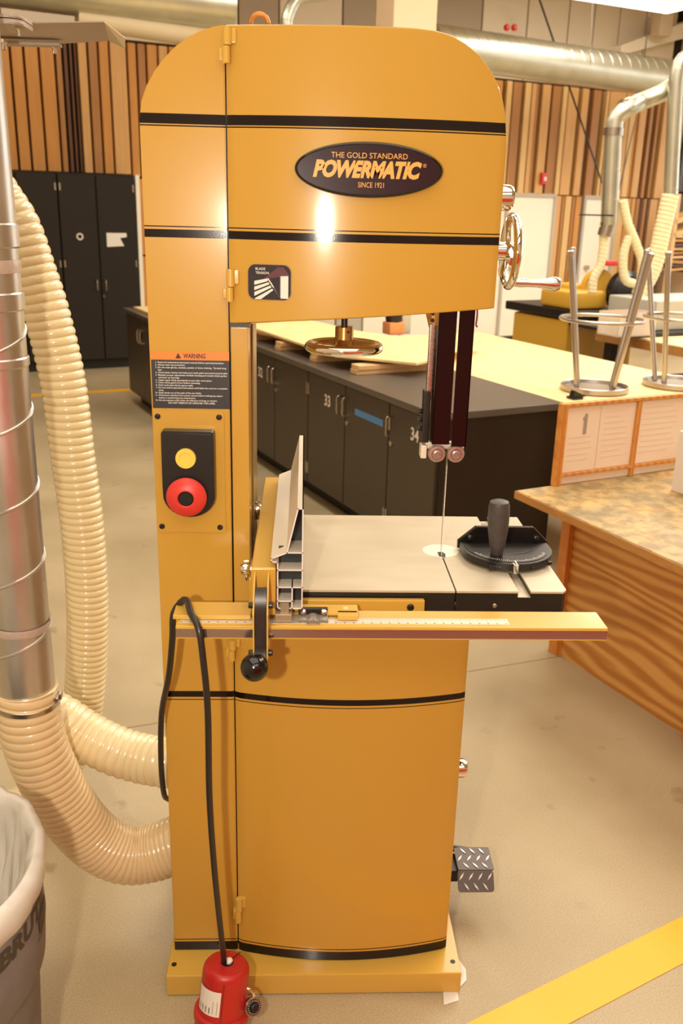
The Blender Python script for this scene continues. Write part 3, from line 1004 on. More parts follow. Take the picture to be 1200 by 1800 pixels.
# green and white carton at the edge
pc = P(1206, 872, 'z', .70)
tc_ = thing('carton', 'white and green carton at the right photo edge on the worn bench', 'carton', (pc.x, pc.y, .70), A)
Mx = wmat(tc_)
mb = MB(Mx); mb.box(0, .2, -.02, .08, 0, .24, bev=.003); mb.build('box_body', WHITEP, tc_)
mb = MB(Mx); mb.box(.012, .19, -.0215, -.02, .012, .07); mb.box(.02, .19, -.0215, -.02, .085, .092); mb.build('green_print', mat('green print', '2f8f63', rough=.5), tc_, smooth=False)
pc = P(1198, 960, 'z', .70)

# ------------------------------------------------------------------ floor tape
def quad_strip(pts, z, name, m, label):
    mb = MB()
    mb.prism([(p.x, p.y) for p in pts], (0, 0, z), (1, 0, 0), (0, 1, 0), (0, 0, .0015))
    return tag(mb.build(name, m, smooth=False), label, 'floor tape')


ta, tb_, tc2, td = P(820, 1800, 'z', 0), P(1000, 1800, 'z', 0), P(1200, 1694, 'z', 0), P(1200, 1611, 'z', 0)
quad_strip([ta + (ta - td) * 2, tb_ + (tb_ - tc2) * 3, tc2 + (tc2 - tb_) * 8, td + (td - ta) * 5], .0005, 'floor_tape', TAPEY, 'wide yellow floor tape crossing the lower right corner')
quad_strip([P(-60, 704, 'z', 0), P(250, 686, 'z', 0), P(250, 682, 'z', 0), P(-60, 700, 'z', 0)], .0005, 'floor_tape', TAPEY, 'thin yellow floor line by the dark lockers on the left')
mb = MB(); a, c = P(215, 1281, 'z', 0), P(330, 1262, 'z', 0)
d = (c - a).normalized(); mb.box(-1.5, 4, -.002, .002, .0002, .0008, M=frame(a, d, Vector((-d.y, d.x, 0)))); S(mb.build('trim_3', mat('floor joint', '8c7653', rough=.8), smooth=False))

# ================================================================== THE BAND SAW
XL, XS, XP, XR = -.287, -.1385, -.104, .352       # left side, door seam, post edge, right side
YF = 1.71                                          # front of the column
saw = thing('band_saw', 'tall gold band saw with black stripes, oval badge and bowed doors', 'band saw', (0.03, 1.83, 0))
ARC_L = [(-.287, 1.855), (-.283, 1.884), (-.273, 1.909), (-.258, 1.932), (-.240, 1.953), (-.2205, 1.971), (-.198, 1.986), (-.176, 1.996), (-.156, 2.002), (XS, 2.005)]
ARC_R = [(.18, 2.005), (.211, 2.003), (.24, 1.997), (.265, 1.986), (.291, 1.969), (.312, 1.948), (.328, 1.926), (.341, 1.895), (.348, 1.865), (.3515, 1.83)]
# base slab
mb = MB(); mb.box(-.297, .378, 1.634, 2.12, 0.002, .0585, bev=.004); mb.build('base', GOLDL, saw)
for x_, y_ in ((-.283, 1.668), (.362, 1.668)):
    mb = MB(); mb.cyl((x_, y_, .0583), (x_, y_, .0592), .006, n=14); mb.build('bolt_hole', BLACKS, saw)
# column with arched shoulder
poly = [(XL, .0585), (XS - .0015, .0585), (XS - .0015, 2.005)] + [(x_, z_) for x_, z_ in ARC_L[::-1][1:]]
mb = MB(); mb.prism(poly, (0, YF, 0), (1, 0, 0), (0, 0, 1), (0, .24, 0), bev=.002); mb.build('column', GOLD, saw)
mb = MB(); mb.box(XS - .003, XS + .004, YF + .02, YF + .1, .0585, 2.0); mb.build('seam_shadow_gap', BLACKS, saw, smooth=False)
# upper wheel housing behind the door
poly = [(XS, 1.505)] + [(XS, 2.003)] + [(x_, z_ - .002) for x_, z_ in ARC_R] + [(XR, 1.546)]
mb = MB(); mb.prism(poly, (0, 1.742, 0), (1, 0, 0), (0, 0, 1), (0, .20, 0)); mb.build('wheel_housing', GOLD2, saw)
# post between the doors
mb = MB(); mb.box(XS + .0015, XP, YF + .004, 1.93, .90, 1.505, bev=.002); mb.build('post', GOLD2, saw)
mb = MB(); mb.box(XP, XP + .004, 1.80, 1.93, .90, 1.5, bev=.001); mb.build('post_edge', mat('olive gold edge', 'a38a52', rough=.35, metal=.3), saw)
mb = MB(); mb.box(XS + .002, XP + .002, YF + .012, 1.8, 1.503, 1.512); mb.build('dark_gap_strip', BLACKS, saw, smooth=False)  # black strip stands in for the dark gap above the post
# lower cabinet body
mb = MB(); mb.box(XS, XR - .003, 1.742, 1.95, .0585, .93, bev=.002); mb.build('lower_cabinet', GOLD2, saw)


def bow(x, d=.034):
    return 1.708 - d * (1 - ((x - .1065) / .2455) ** 2)


def door(name, top, bot, x0, x1, d=.034, n=48):
    mb = MB()
    cols = []
    for i in range(n + 1):
        x = x0 + (x1 - x0) * i / n
        zt, zb, yf = top(x), bot(x), bow(x, d)
        e = .0035
        inset = e if 0 < i < n else e
        ed = .003 if i in (0, n) else 0
        pts = [(x, 1.742, zb), (x, yf + e + ed, zb), (x, yf + e * .3 + ed, zb + e * .3), (x, yf + ed, zb + e), (x, yf + ed, zt - e), (x, yf + e * .3 + ed, zt - e * .3), (x, yf + e + ed, zt), (x, 1.742, zt)]
        cols.append([mb._v(p) for p in pts])
    for a, c in zip(cols, cols[1:]):
        for k in range(7):
            mb.bm.faces.new((a[k], c[k], c[k + 1], a[k + 1]))
        mb.bm.faces.new((a[7], c[7], c[0], a[0]))
    mb.bm.faces.new(cols[0]); mb.bm.faces.new(cols[-1][::-1])
    return mb.build(name, GOLD, saw, angle=30)


def top_u(x):
    if x <= .18:
        return 2.005
    return float(np.interp(x, [p[0] for p in ARC_R], [p[1] for p in ARC_R]))


door('upper_door', top_u, lambda x: 1.512 + (x - XS) * .0755, XS + .0012, .3515, n=72)
door('lower_door', lambda x: .925, lambda x: .054 + .004, XS + .0012, XR)


# hinges (barrel hinges straddling the seam)
def hinge(z0, z1, zm, x=-.131, y=1.697):
    mb = MB(); mb.cyl((x - .003, y, zm + .0006), (x - .003, y, z1), .0075, n=18); mb.box(x - .003, x + .012, y + .002, y + .012, zm + .004, z1 - .001, bev=.002)
    h = mb.build('hinge', GOLDL, saw)
    mb = MB(); mb.cyl((x - .005, y, z0), (x - .005, y, zm - .0006), .0068, n=18); mb.box(x - .018, x - .005, y + .002, y + .014, z0 + .004, zm - .003, bev=.002)
    mb.build('hinge_knuckle', GOLDL, h)


hinge(1.945, 2.000, 1.972); hinge(1.553, 1.610, 1.579); hinge(.825, .872, .85, -.137); hinge(.153, .218, .185, -.131)

# badge
mb = MB(frame((.108, bow(.1), 1.782), (1, 0, 0), (0, 0, 1), (0, -1, 0)))
N = 64
prof = [(1.0, 0.0), (1.0, .005), (.985, .0085), (.965, .0095), (.955, .0085)]
rs = []
for f_, h in prof:
    rs.append([mb._v(((.128 - (1 - f_) * .10) * math.cos(2 * pi * i / N), (.0455 - (1 - f_) * .10) * math.sin(2 * pi * i / N), h)) for i in range(N)])
for a, c in zip(rs, rs[1:]):
    for i in range(N):
        mb.bm.faces.new((a[i], a[(i + 1) % N], c[(i + 1) % N], c[i]))
mb.bm.faces.new(rs[-1])
bd = mb.build('badge', BLACKG, saw)
mb = MB(frame((.108, bow(.1) - .0086, 1.782), (1, 0, 0), (0, 0, 1), (0, -1, 0)))
mb.bm.faces.new([mb._v((.1225 * math.cos(2 * pi * i / N), .040 * math.sin(2 * pi * i / N), 0)) for i in range(N)])
mb.build('badge_face', MAROON, bd, smooth=False)
yb = bow(.1) - .0088
tilt = Vector((1, 0, -.0)).normalized()
mb = MB()
text_into(mb, 'POWERMATIC', (.0115, yb, 1.7705), tilt, (0, 0, 1), width=.187, cap=.0245, shear=.28, bold=.055, space=.93)
text_into(mb, '\u00ae', (.2005, yb, 1.788), tilt, (0, 0, 1), width=.006, cap=.006)
text_into(mb, 'THE GOLD STANDARD', (.108, yb, 1.8005), tilt, (0, 0, 1), width=.131, cap=.0088, centre=True)
text_into(mb, 'SINCE 1921', (.112, yb, 1.7535), tilt, (0, 0, 1), width=.0445, cap=.0085, centre=True)
mb.build('badge_lettering', GOLDPRINT, bd, smooth=False)


def rrect(w, h, r, n=6):
    out = []
    for cx, cy, a0 in ((w - r, h - r, 0), (r, h - r, 90), (r, r, 180), (w - r, r, 270)):
        for i in range(n + 1):
            a = math.radians(a0 + 90 * i / n)
            out.append((cx + r * math.cos(a), cy + r * math.sin(a)))
    return out


# blade tension window
yw0, yw1 = bow(-.1), bow(-.02)
xd = Vector((.0805, yw1 - yw0, 0)).normalized()
nrm = Vector((xd.y, -xd.x, 0))
o = Vector((-.1025, yw0 + .0000, 1.5575)) + nrm * .0004
mb = MB(); mb.prism(rrect(.0795, .0625, .014), o, xd, Z, nrm * .0012); tw = mb.build('tension_window', mat('window edge', '7b5a4a', rough=.4), saw)
o2 = o + nrm * .0014
mb = MB(); mb.prism(rrect(.0775, .0605, .013), o + xd * .001 + Z * .001 + nrm * .0012, xd, Z, nrm * .0003); mb.build('scale_plate', mat('dark scale plate', '2c2a31', rough=.12, coat=.5), tw)
mb = MB()
text_into(mb, 'BLADE', o + xd * .0145 + Z * .0525 + nrm * .0017, xd, Z, width=.018, cap=.0042, bold=.01)
text_into(mb, 'TENSION', o + xd * .0145 + Z * .0455 + nrm * .0017, xd, Z, width=.0245, cap=.0042, bold=.01)
on = o + nrm * .0018
for poly in ([(.012, .026), (.012, .033), (.036, .038), (.037, .0335)], [(.012, .0165), (.012, .023), (.0385, .0315), (.040, .028)],
             [(.012, .0065), (.012, .0135), (.042, .026), (.0435, .0225)], [(.012, .001), (.0145, .0035), (.045, .0205), (.047, .018), (.024, .001)],
             [(.036, .038), (.038, .0385), (.0485, .023), (.0465, .0225)]):
    mb.prism(poly, on, xd, Z, nrm * .0002)
for i in range(3):
    mb.prism([(.0395 + i * .003, .0365 - i * .005), (.0400 + i * .003, .0368 - i * .005)][:2] + [(.056 + i * .002, .004 + i * .001)], on, xd, Z, nrm * .0001) if i == 1 else None
zz = [(.0745, .0035), (.0745, .0435), (.0605, .0425)]
for i in range(10):
    zz += [(.0592, .0415 - i * .0038), (.0612, .0403 - i * .0038)]
zz += [(.060, .0035)]
mb.prism(zz, on, xd, Z, nrm * .0002)
mb.build('scale_print', WHITEP, tw, smooth=False)
mb = MB(); mb.prism([(.028, .0365), (.056, .0585), (.066, .058), (.076, .044), (.050, .040)], o + nrm * .00155, xd, Z, nrm * .0001)
mb.build('red_pointer', mat('dark red plate', '5a2430', rough=.3), tw, smooth=False)

# warning label
mb = MB(); mb.box(-.2845, -.1395, YF - .0006, YF, 1.351, 1.4585); wl = mb.build('warning_label', DARKP, saw, smooth=False)
mb = MB(); mb.box(-.2845, -.1395, YF - .0008, YF - .0005, 1.443, 1.4585); mb.build('orange_band', ORANGEP, wl, smooth=False)
mb = MB(); text_into(mb, 'WARNING', (-.2245, YF - .0009, 1.4465), (1, 0, 0), (0, 0, 1), width=.041, cap=.0085, depth=.0003, bold=.03)
mb.prism([(-.2395, 1.4458), (-.2285, 1.4458), (-.234, 1.4562)], (0, YF - .0009, 0), (1, 0, 0), (0, 0, 1), (0, -.0003, 0))
mb.build('warning_word', mat('black print', '3a1c10', rough=.5), wl, smooth=False)
mb = MB()
LN = [('1.', 'Read and understand instruction manual before operating bandsaw.', .123), ('2.', 'Always wear eye protection.', .051),
      ('3.', 'Do not wear gloves, neckties, jewelry or loose clothing.  Tie back long', .127), ('', 'hair.', .008), ('4.', 'Check blade rotation and make sure teeth point downward toward table.', .130),
      ('5.', 'Maintain proper adjustment of blade tracking and tension blade guides', .128), ('', 'and back up bearings.', .040), ('6.', 'Adjust upper blade guard/guide to just clear work piece.', .100),
      ('7.', 'Close wheel guard covers before operating.', .078), ('8.', 'Hold work piece firmly against table.', .065), ('9.', 'Do not remove jammed work pieces until blade has come to a complete', .129),
      ('', 'stop.', .010), ('10.', 'Keep hands out of the path of the saw blade.', .080), ('11.', 'Disconnect machine from power source before making any adjust-', .120),
      ('', 'ments or performing any maintenance.', .069), ('12.', 'Do not operate while under the influence of drugs or alcohol.', .109)]
for i, (a, s_, wd) in enumerate(LN):
    zl = 1.4368 - i * .00478
    if a:
        text_into(mb, a, (-.2745, YF - .0007, zl), (1, 0, 0), (0, 0, 1), cap=.0027, depth=.0002, bold=.015, right=True)
    text_into(mb, s_, (-.2725, YF - .0007, zl), (1, 0, 0), (0, 0, 1), width=wd, cap=.0028, depth=.0002, bold=.015)
text_into(mb, 'DO NOT REMOVE OR OBSCURE THIS LABEL', (-.211, YF - .0007, 1.4368 - 16 * .00478 - .0003), (1, 0, 0), (0, 0, 1), width=.088, cap=.0031, depth=.0002, bold=.012, centre=True)
mb.build('warning_lettering', WHITEP, wl, smooth=False)

# switch plate and buttons
mb = MB(); mb.prism(rrect(.134, .245, .006, 4), (-.2845, YF, 1.102), (1, 0, 0), (0, 0, 1), (0, -.004, 0), bev=.0012); sp = mb.build('switch_plate', GOLD2, saw)
for x_, z_ in ((-.276, 1.336), (-.160, 1.336), (-.276, 1.115), (-.162, 1.114)):
    mb = MB(); mb.lathe([(.0055, 0), (.0055, .002), (.004, .0035), (.0028, .0036), (.0026, .002)], (x_, YF - .004, z_), (0, -1, 0), 16); mb.build('screw', BLACKP, sp)
pts = [(-.267, 1.21), (-.267, 1.3085), (-.2655, 1.3125), (-.2615, 1.314), (-.1735, 1.313), (-.1695, 1.3115), (-.168, 1.3075), (-.168, 1.20)]
for i in range(13):
    a = math.radians(-10 - i * 160 / 12)
    pts.append((-.2175 + .050 * math.cos(a), 1.19 + .046 * math.sin(a)))
mb = MB(); mb.prism(pts, (0, YF - .004, 0), (1, 0, 0), (0, 0, 1), (0, -.032, 0), bev=.004); sb = mb.build('switch_box', BLACKP, saw)
mb = MB(); mb.lathe([(.0035, 0), (.0035, .001), (.002, .001)], (-.221, YF - .036, 1.302), (0, -1, 0), 12); mb.build('small_screw', BLACKS, sb)
mb = MB(); mb.lathe([(.0195, 0), (.0195, .004), (.0185, .006), (.012, .006), (.011, .0045), (.0005, .0045)], (-.221, YF - .036, 1.263), (0, -1, 0), 36); mb.build('start_button', YELB, sb, label='round yellow button')
mb = MB(); mb.lathe([(.020, 0), (.020, .006), (.0375, .008), (.0385, .013), (.036, .018), (.026, .0245), (.0165, .026), (.0145, .024), (.0145, .014)], (-.2205, YF - .036, 1.1895), (0, -1, 0), 48); mb.build('stop_button', REDB, sb, label='large round red mushroom button')
mb = MB(); mb.lathe([(.0142, .012), (.0142, .0215), (.0125, .0235), (.0005, .0236)], (-.2205, YF - .036, 1.1895), (0, -1, 0), 30); mb.build('button_centre', mat('dark green black', '141c19', rough=.3), sb)

# lifting eye
mb = MB(); mb.torus((-.086, 1.82, 2.027), (0, 1, 0), .0155, .0042, 32, 10); mb.cyl((-.086, 1.82, 2.0), (-.086, 1.82, 2.012), .008); mb.build('lifting_eye', mat('coppery eye bolt', 'd08a48', rough=.35, metal=.7), saw)

# tension hand wheel below the housing
HW = Vector((.0765, 1.76, 1.467))
mb = MB(); mb.cyl(HW + Z * .02, HW + Z * .09, .0062, n=16); mb.build('tension_shaft', mat('dark steel shaft', '3f383a', rough=.3, metal=.7), saw)
mb = MB(); mb.torus(HW + Z * -.001, Z, .0665, .0095, 64, 16); hw = mb.build('hand_wheel', CHROME, saw)
HUB = mat('yellow tinted machined steel', 'b88e50', rough=.25, metal=.85)  # yellow reflected in the bare steel hub is painted into its colour
mb = MB(); mb.lathe([(.018, -.004), (.019, .012), (.0175, .0165), (.0175, .036), (.0165, .0375), (.006, .0375)], HW, Z, 32)
for k in range(3):
    a = math.radians(20 + 120 * k)
    d_ = Vector((math.cos(a), math.sin(a), 0)); s_ = Vector((-d_.y, d_.x, 0))
    mb.prism([(.008, -.012), (.062, -.009), (.062, .009), (.008, .012)], HW + Z * .0, d_, s_, Z * .005)
    mb.prism([(.016, 0), (.060, 0), (.060, .004), (.017, .014)], HW - s_ * .008, d_, Z, s_ * .016)
mb.build('wheel_hub', HUB, hw)
mb = MB(); mb.cyl(HW + Vector((.007, -.0165, .029)), HW + Vector((.0072, -.018, .029)), .0022, n=12); mb.build('set_screw', BLACKS, hw)

# blade, guard, guide post
mb = MB(); mb.box(.2925, .2935, 1.777, 1.790, .95, 1.56)
for i in range(120):
    z_ = .96 + i * .005
    mb.prism([(0, 0), (.0022, .001), (0, .005)], (.2925 if i % 2 else .2923, 1.777, z_), (0, -1, 0), (0, 0, 1), (.001 if i % 2 else .0012, 0, 0))
mb.build('blade', STEEL, saw, smooth=False)
mb = MB(); mb.box(.256, .2905, 1.752, 1.7545, 1.277, 1.545, bev=.0006, seg=1); mb.box(.256, .2575, 1.752, 1.80, 1.277, 1.545); mb.build('blade_guard', GUARD, saw, smooth=False)
mb = MB(); mb.box(.2948, .3245, 1.752, 1.7545, 1.273, 1.55, bev=.0006, seg=1); mb.box(.3225, .3245, 1.752, 1.80, 1.273, 1.55); mb.build('blade_guard', GUARD, saw, smooth=False)
mb = MB(); mb.cyl((.2905, 1.762, 1.333), (.2905, 1.756, 1.333), .003, n=10); mb.build('guard_screw', STEEL, saw)
mb = MB(); mb.box(.2425, .2545, 1.775, 1.787, 1.36, 1.51, bev=.002); mb.build('guide_post', STEEL, saw)
mb = MB(); mb.box(.238, .2515, 1.772, 1.80, 1.275, 1.38, bev=.002); gb = mb.build('guide_bracket', BLACKS, saw)
for z_ in (1.337, 1.320, 1.302):
    mb = MB(); bolt(mb, (.240, 1.785, z_), (-1, -.2, 0), .0052, .011, 12); mb.build('adjust_screw', BLACKP, gb)
mb = MB(); mb.box(.249, .262, 1.768, 1.80, 1.508, 1.55, bev=.001); mb.prism([(0, 0), (.018, 0), (.018, -.06)], (.231, 1.80, 1.545), (1, 0, 0), (0, 0, 1), (0, .004, 0)); gk = mb.build('post_clamp', HUB, saw)
for z_ in (1.518, 1.531):
    mb = MB(); bolt(mb, (.246, 1.772, z_), (0, -1, 0), .0038, .005, 12); mb.build('clamp_screw', BLACKP, gk)
mb = MB(); mb.box(.236, .248, 1.762, 1.79, 1.245, 1.272, bev=.002); mb.box(.246, .325, 1.775, 1.79, 1.262, 1.276, bev=.002); gh = mb.build('guide_block', ALU, saw)
BR = mat('pinkish steel bearing', 'a88c82', rough=.35, metal=.5)
for x_ in (.2685, .3065):
    mb = MB(); mb.lathe([(.0165, 0), (.0175, .002), (.0175, .012), (.016, .014), (.0115, .0145), (.0115, .012), (.0095, .012), (.0088, .019), (.0058, .020), (.0052, .016), (.0005, .016)], (x_, 1.772, 1.256), (0, -1, 0), 36)
    mb.build('guide_bearing', BR, saw)
# little red tag under the housing
mb = MB(); mb.tube(catmull([(.329, 1.765, 1.555), (.331, 1.765, 1.53), (.330, 1.765, 1.512), (.333, 1.765, 1.508)], .004), .0018, 8); mb.build('red_cable_tie', mat('dark red tie', '96302a', rough=.4), saw)

# right side: lock knob, tracking hand wheel with crank, lower lock knob
mb = MB(); mb.lathe([(.014, 0), (.014, .012), (.0235, .014), (.0245, .018), (.0245, .036), (.021, .043), (.012, .046)], (XR + .004, 1.85, 1.745), (1, 0, 0), 40); mb.build('lock_knob', CHROME, saw)
mb = MB(); mb.lathe([(.010, 0), (.010, .008), (.021, .01), (.0225, .015), (.0225, .03), (.019, .038), (.012, .041)], (XR, 1.82, .481), (1, 0, 0), 40); mb.build('lock_knob', CHROME, saw)
WC = Vector((.408, 1.87, 1.645))
mb = MB(); mb.torus(WC, (1, 0, 0), .0665, .0085, 64, 16); wr = mb.build('side_hand_wheel', CHROME, saw)
mb = MB(); mb.lathe([(.018, -.05), (.018, -.02), (.02, -.004), (.012, .006)], WC, (1, 0, 0), 24)
for k in range(3):
    a = math.radians(75 + 120 * k)
    d_ = Vector((0, math.cos(a), math.sin(a))); s_ = Vector((0, -d_.z, d_.y))
    mb.prism([(.012, -.012), (.064, -.008), (.064, .008), (.012, .012)], WC + Vector((-.012, 0, 0)), d_, s_, Vector((.010, 0, 0)))
mb.build('wheel_spokes', CHROME, wr)
HC = Vector((.412, 1.86, 1.586))
mb = MB(); mb.lathe([(.006, 0), (.0085, .006), (.0090, .02), (.0078, .035), (.0080, .055), (.0105, .07), (.0138, .082), (.0145, .09), (.012, .098), (.004, .102)], HC, (1, 0, -.02), 32); mb.build('crank_handle', CHROME, wr)

# foot pedal
pc = [P(808, 1530, 'z', .115), P(866, 1528, 'z', .115)]
o = Vector((.410, 1.915, .125))
mb = MB()
mb.prism(rrect(.092, .075, .004, 3), (.407, 1.895, .128), (1, 0, 0), Vector((-.02, .93, .12)).normalized(), (0, 0, -.003))
mb.prism(rrect(.092, .052, .008, 3), (.404, 1.86, .088), (1, 0, 0), Vector((.0, .62, .75)).normalized(), (0, .002, -.002))
TREAD = mat('tread plate steel', '574c47', rough=.38, metal=.5)
pd = mb.build('foot_pedal', TREAD, saw)
up2 = Vector((-.02, .93, .12)).normalized(); up1 = Vector((0, .62, .75)).normalized()
mb = MB()
for up_, oo, hh in ((up2, Vector((.407, 1.895, .1282)), .07), (up1, Vector((.404, 1.8598, .0885)), .05)):
    nn_ = Vector((1, 0, 0)).cross(up_)
    for i in range(3 if hh > .06 else 2):
        for j in range(3 + i % 2):
            c_ = oo + Vector((1, 0, 0)) * ((.022 if i % 2 == 0 else .010) + .024 * j) + up_ * (.013 + .024 * i)
            a_ = math.radians(55 if i % 2 else 125)
            d_ = Vector((1, 0, 0)) * math.cos(a_) + up_ * math.sin(a_); s_ = nn_.cross(d_)
            mb.prism([(-.0115, 0), (0, -.0024), (.0115, 0), (0, .0024)], c_, d_, s_, nn_ * .0014)
mb.build('tread_lugs', STEEL, pd)
mb = MB(); mb.prism([(0, 0), (.155, -.012), (.157, -.004), (0, .022)], (.345, 1.975, .128), (1, 0, 0), (0, 0, 1), (0, -.006, 0)); mb.box(.33, .41, 1.90, 1.97, .085, .12, bev=.004); mb.build('pedal_arm', BLACKS, saw)

# table
mb = MB()
mb.box(-.010, .2935, 1.592, 2.036, 1.026, 1.030); mb.box(.2965, .4155, 1.592, 2.036, 1.026, 1.030); mb.box(.2935, .2965, 1.83, 2.036, 1.026, 1.030)
mb.prism([(.440, 1.592), (.503, 1.592), (.511, 1.602), (.511, 2.036), (.440, 2.036)], (0, 0, 1.026), (1, 0, 0), (0, 1, 0), (0, 0, .004))
mb.box(.4155, .440, 1.592, 2.036, 1.0175, 1.0182)
tb = mb.build('saw_table', CASTIRON, saw, smooth=False)
mb = MB(); mb.box(-.009, .2935, 1.5935, 2.035, .985, 1.0262); mb.box(.2965, .4155, 1.5935, 2.035, .985, 1.0262)
mb.box(.2935, .2965, 1.60, 2.035, .985, 1.02)
mb.prism([(.440, 1.5935), (.502, 1.5935), (.510, 1.603), (.510, 2.035), (.440, 2.035)], (0, 0, .985), (1, 0, 0), (0, 1, 0), (0, 0, .0412)); mb.box(.4155, .44, 1.5935, 2.035, .985, 1.0174)
mb.build('table_skirt', BLACKS, tb, smooth=False)
mb = MB(); mb.box(.0, .34, 1.76, 1.93, .925, .99, bev=.01); mb.build('trunnion', BLACKS, saw)
mb = MB(); mb.lathe([(.0385, 0), (.0385, .0012), (.037, .0014)], (.2955, 1.806, 1.0295), (0, 0, 1), 48); ins = mb.build('table_insert', INSERT, saw)
mb = MB(); mb.prism([(.288, 1.772), (.300, 1.766), (.303, 1.785), (.297, 1.80), (.287, 1.795)], (0, 0, 1.0309), (1, 0, 0), (0, 1, 0), (0, 0, .0004)); mb.box(.2938, .2962, 1.768, 1.775, 1.0309, 1.0312); mb.build('insert_opening', BLACKS, ins, smooth=False)
for x_, z_ in ((.296, 1.003), (.372, 1.000)):
    mb = MB(); mb.lathe([(.0045, 0), (.0045, .002), (.002, .004)], (x_, 1.5935, z_), (0, -1, 0), 12); mb.build('pin', BLACKP if x_ < .3 else STEEL, saw)

# rail, scale and bracket at the table front
mb = MB(); mb.box(-.003, .2345, 1.575, 1.590, .975, 1.0165, bev=.003); an = mb.build('rail_bracket', GOLD2, saw)
mb = MB(); mb.lathe([(.0068, 0), (.0068, .003), (.005, .005), (.0035, .005), (.003, .003), (.0005, .003)], (.207, 1.575, 1.0035), (0, -1, 0), 20); mb.build('socket_screw', BLACKP, an)
ry0, ry1, rz0, rz1 = 1.472, 1.543, .9855, 1.0112
mb = MB(); mb.box(-.222, .554, ry0, ry1, rz0, rz1, bev=.0022); rl = mb.build('fence_rail', GOLDL, saw)
mb = MB(); mb.box(-.2215, .5535, ry0 - .0006, ry0, rz0 + .0035, rz1 - .0055); mb.build('rail_face', mat('polished steel strip', 'b79f9a', rough=.14, metal=.9), rl, smooth=False)
mb = MB(); mb.box(-.216, .377, 1.4845, 1.5085, rz1, rz1 + .0004); rs_ = mb.build('rule_scale', mat('scale strip', 'd8cbb6', rough=.4, metal=.3), rl, smooth=False)
mb = MB()
for i in range(290):
    x_ = -.214 + i * .00203
    L_ = .0095 if i % 8 == 0 else (.006 if i % 4 == 0 else .0035)
    mb.box(x_, x_ + .0005, 1.5075 - L_, 1.5075, rz1 + .0004, rz1 + .0005)
    if i % 8 == 0:
        mb.box(x_ - .001, x_ + .002, 1.4865, 1.4895, rz1 + .0004, rz1 + .0005)
mb.build('graduations', mat('scale black print', '5b4f46', rough=.5), rs_, smooth=False, kind='stuff')

# ------------------------------------------------------------------ rip fence
fe = thing('rip_fence', 'aluminium rip fence with gold beam and black ball lever lying across the saw table', 'fence', (-.03, 1.75, 1.03))
yf0, yf1 = 1.500, 2.03
xr_ = .0022
out = [(xr_, 1.2235), (xr_, 1.0325), (-.0435, 1.0325), (-.0435, 1.060), (-.0435, 1.1215), (-.0535, 1.1225), (-.0535, 1.130), (-.0262, 1.1415), (-.0072, 1.2235)]
wt = .0022
mb = MB()


def wallbar(p, q, t=wt, y0=yf0, y1=yf1):
    p, q = Vector((p[0], 0, p[1])), Vector((q[0], 0, q[1]))
    d_ = (q - p).normalized(); nn_ = Vector((-d_.z, 0, d_.x))
    e_ = d_ * (t / 2)
    a = [p - e_ - nn_ * t / 2, q + e_ - nn_ * t / 2, q + e_ + nn_ * t / 2, p - e_ + nn_ * t / 2]
    vs0 = [mb._v((v_.x, y0, v_.z)) for v_ in a]; vs1 = [mb._v((v_.x, y1, v_.z)) for v_ in a]
    mb.bm.faces.new(vs0); mb.bm.faces.new(vs1[::-1])
    for i in range(4):
        mb.bm.faces.new((vs0[i], vs1[i], vs1[(i + 1) % 4], vs0[(i + 1) % 4]))


segs = [((xr_ - .001, 1.2225), (xr_ - .001, 1.0335)), ((-.0072, 1.2225), (xr_ - .001, 1.2225)), ((-.0262, 1.1405), (-.0072, 1.2225)), ((-.053, 1.1295), (-.0262, 1.1405)),
        ((-.053, 1.1295), (-.053, 1.1235)), ((-.053, 1.1235), (-.0425, 1.1225)), ((-.0425, 1.1225), (-.0425, 1.0335)), ((-.0262, 1.1405), (xr_ - .001, 1.1405)),
        ((-.0425, 1.1075), (xr_ - .001, 1.1075)), ((-.0425, 1.0745), (xr_ - .001, 1.0745)), ((-.0165, 1.0745), (-.0165, 1.0335)), ((-.0425, 1.0475), (-.0165, 1.0475)),
        ((-.0425, 1.0335), (-.036, 1.0335)), ((-.023, 1.0335), (xr_ - .001, 1.0335))]
for p_, q_ in segs:
    wallbar(p_, q_)
ex = mb.build('extrusion', ALU, fe, smooth=False)
mb = MB()
for p_, q_ in segs:
    wallbar(p_, q_, wt * .98, yf0 - .0004, yf0 + .0002)
mb.build('cut_face', ALUCUT, ex, smooth=False)
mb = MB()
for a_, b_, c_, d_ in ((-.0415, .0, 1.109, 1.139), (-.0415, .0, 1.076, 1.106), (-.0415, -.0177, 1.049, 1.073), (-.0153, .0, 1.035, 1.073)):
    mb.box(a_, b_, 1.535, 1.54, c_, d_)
mb.prism([(-.024, 1.142), (.0, 1.142), (.0, 1.2215), (-.0065, 1.2215)], (0, 1.56, 0), (1, 0, 0), (0, 0, 1), (0, .005, 0)); mb.build('inner_shade', mat('blue black recess', '14161c', rough=.5), ex, smooth=False)  # dark plates paint the shade deep inside the open extrusion
# gold beam
mb = MB(); mb.box(-.0895, -.0452, 1.498, 2.07, 1.0335, 1.1125, bev=.004, seg=3); mb.build('beam', GOLDL, fe)
mb = MB(); mb.box(-.0885, -.0462, 1.4965, 1.4985, 1.022, 1.110, bev=.0006); mb.build('beam_end_plate', GOLD2, fe)
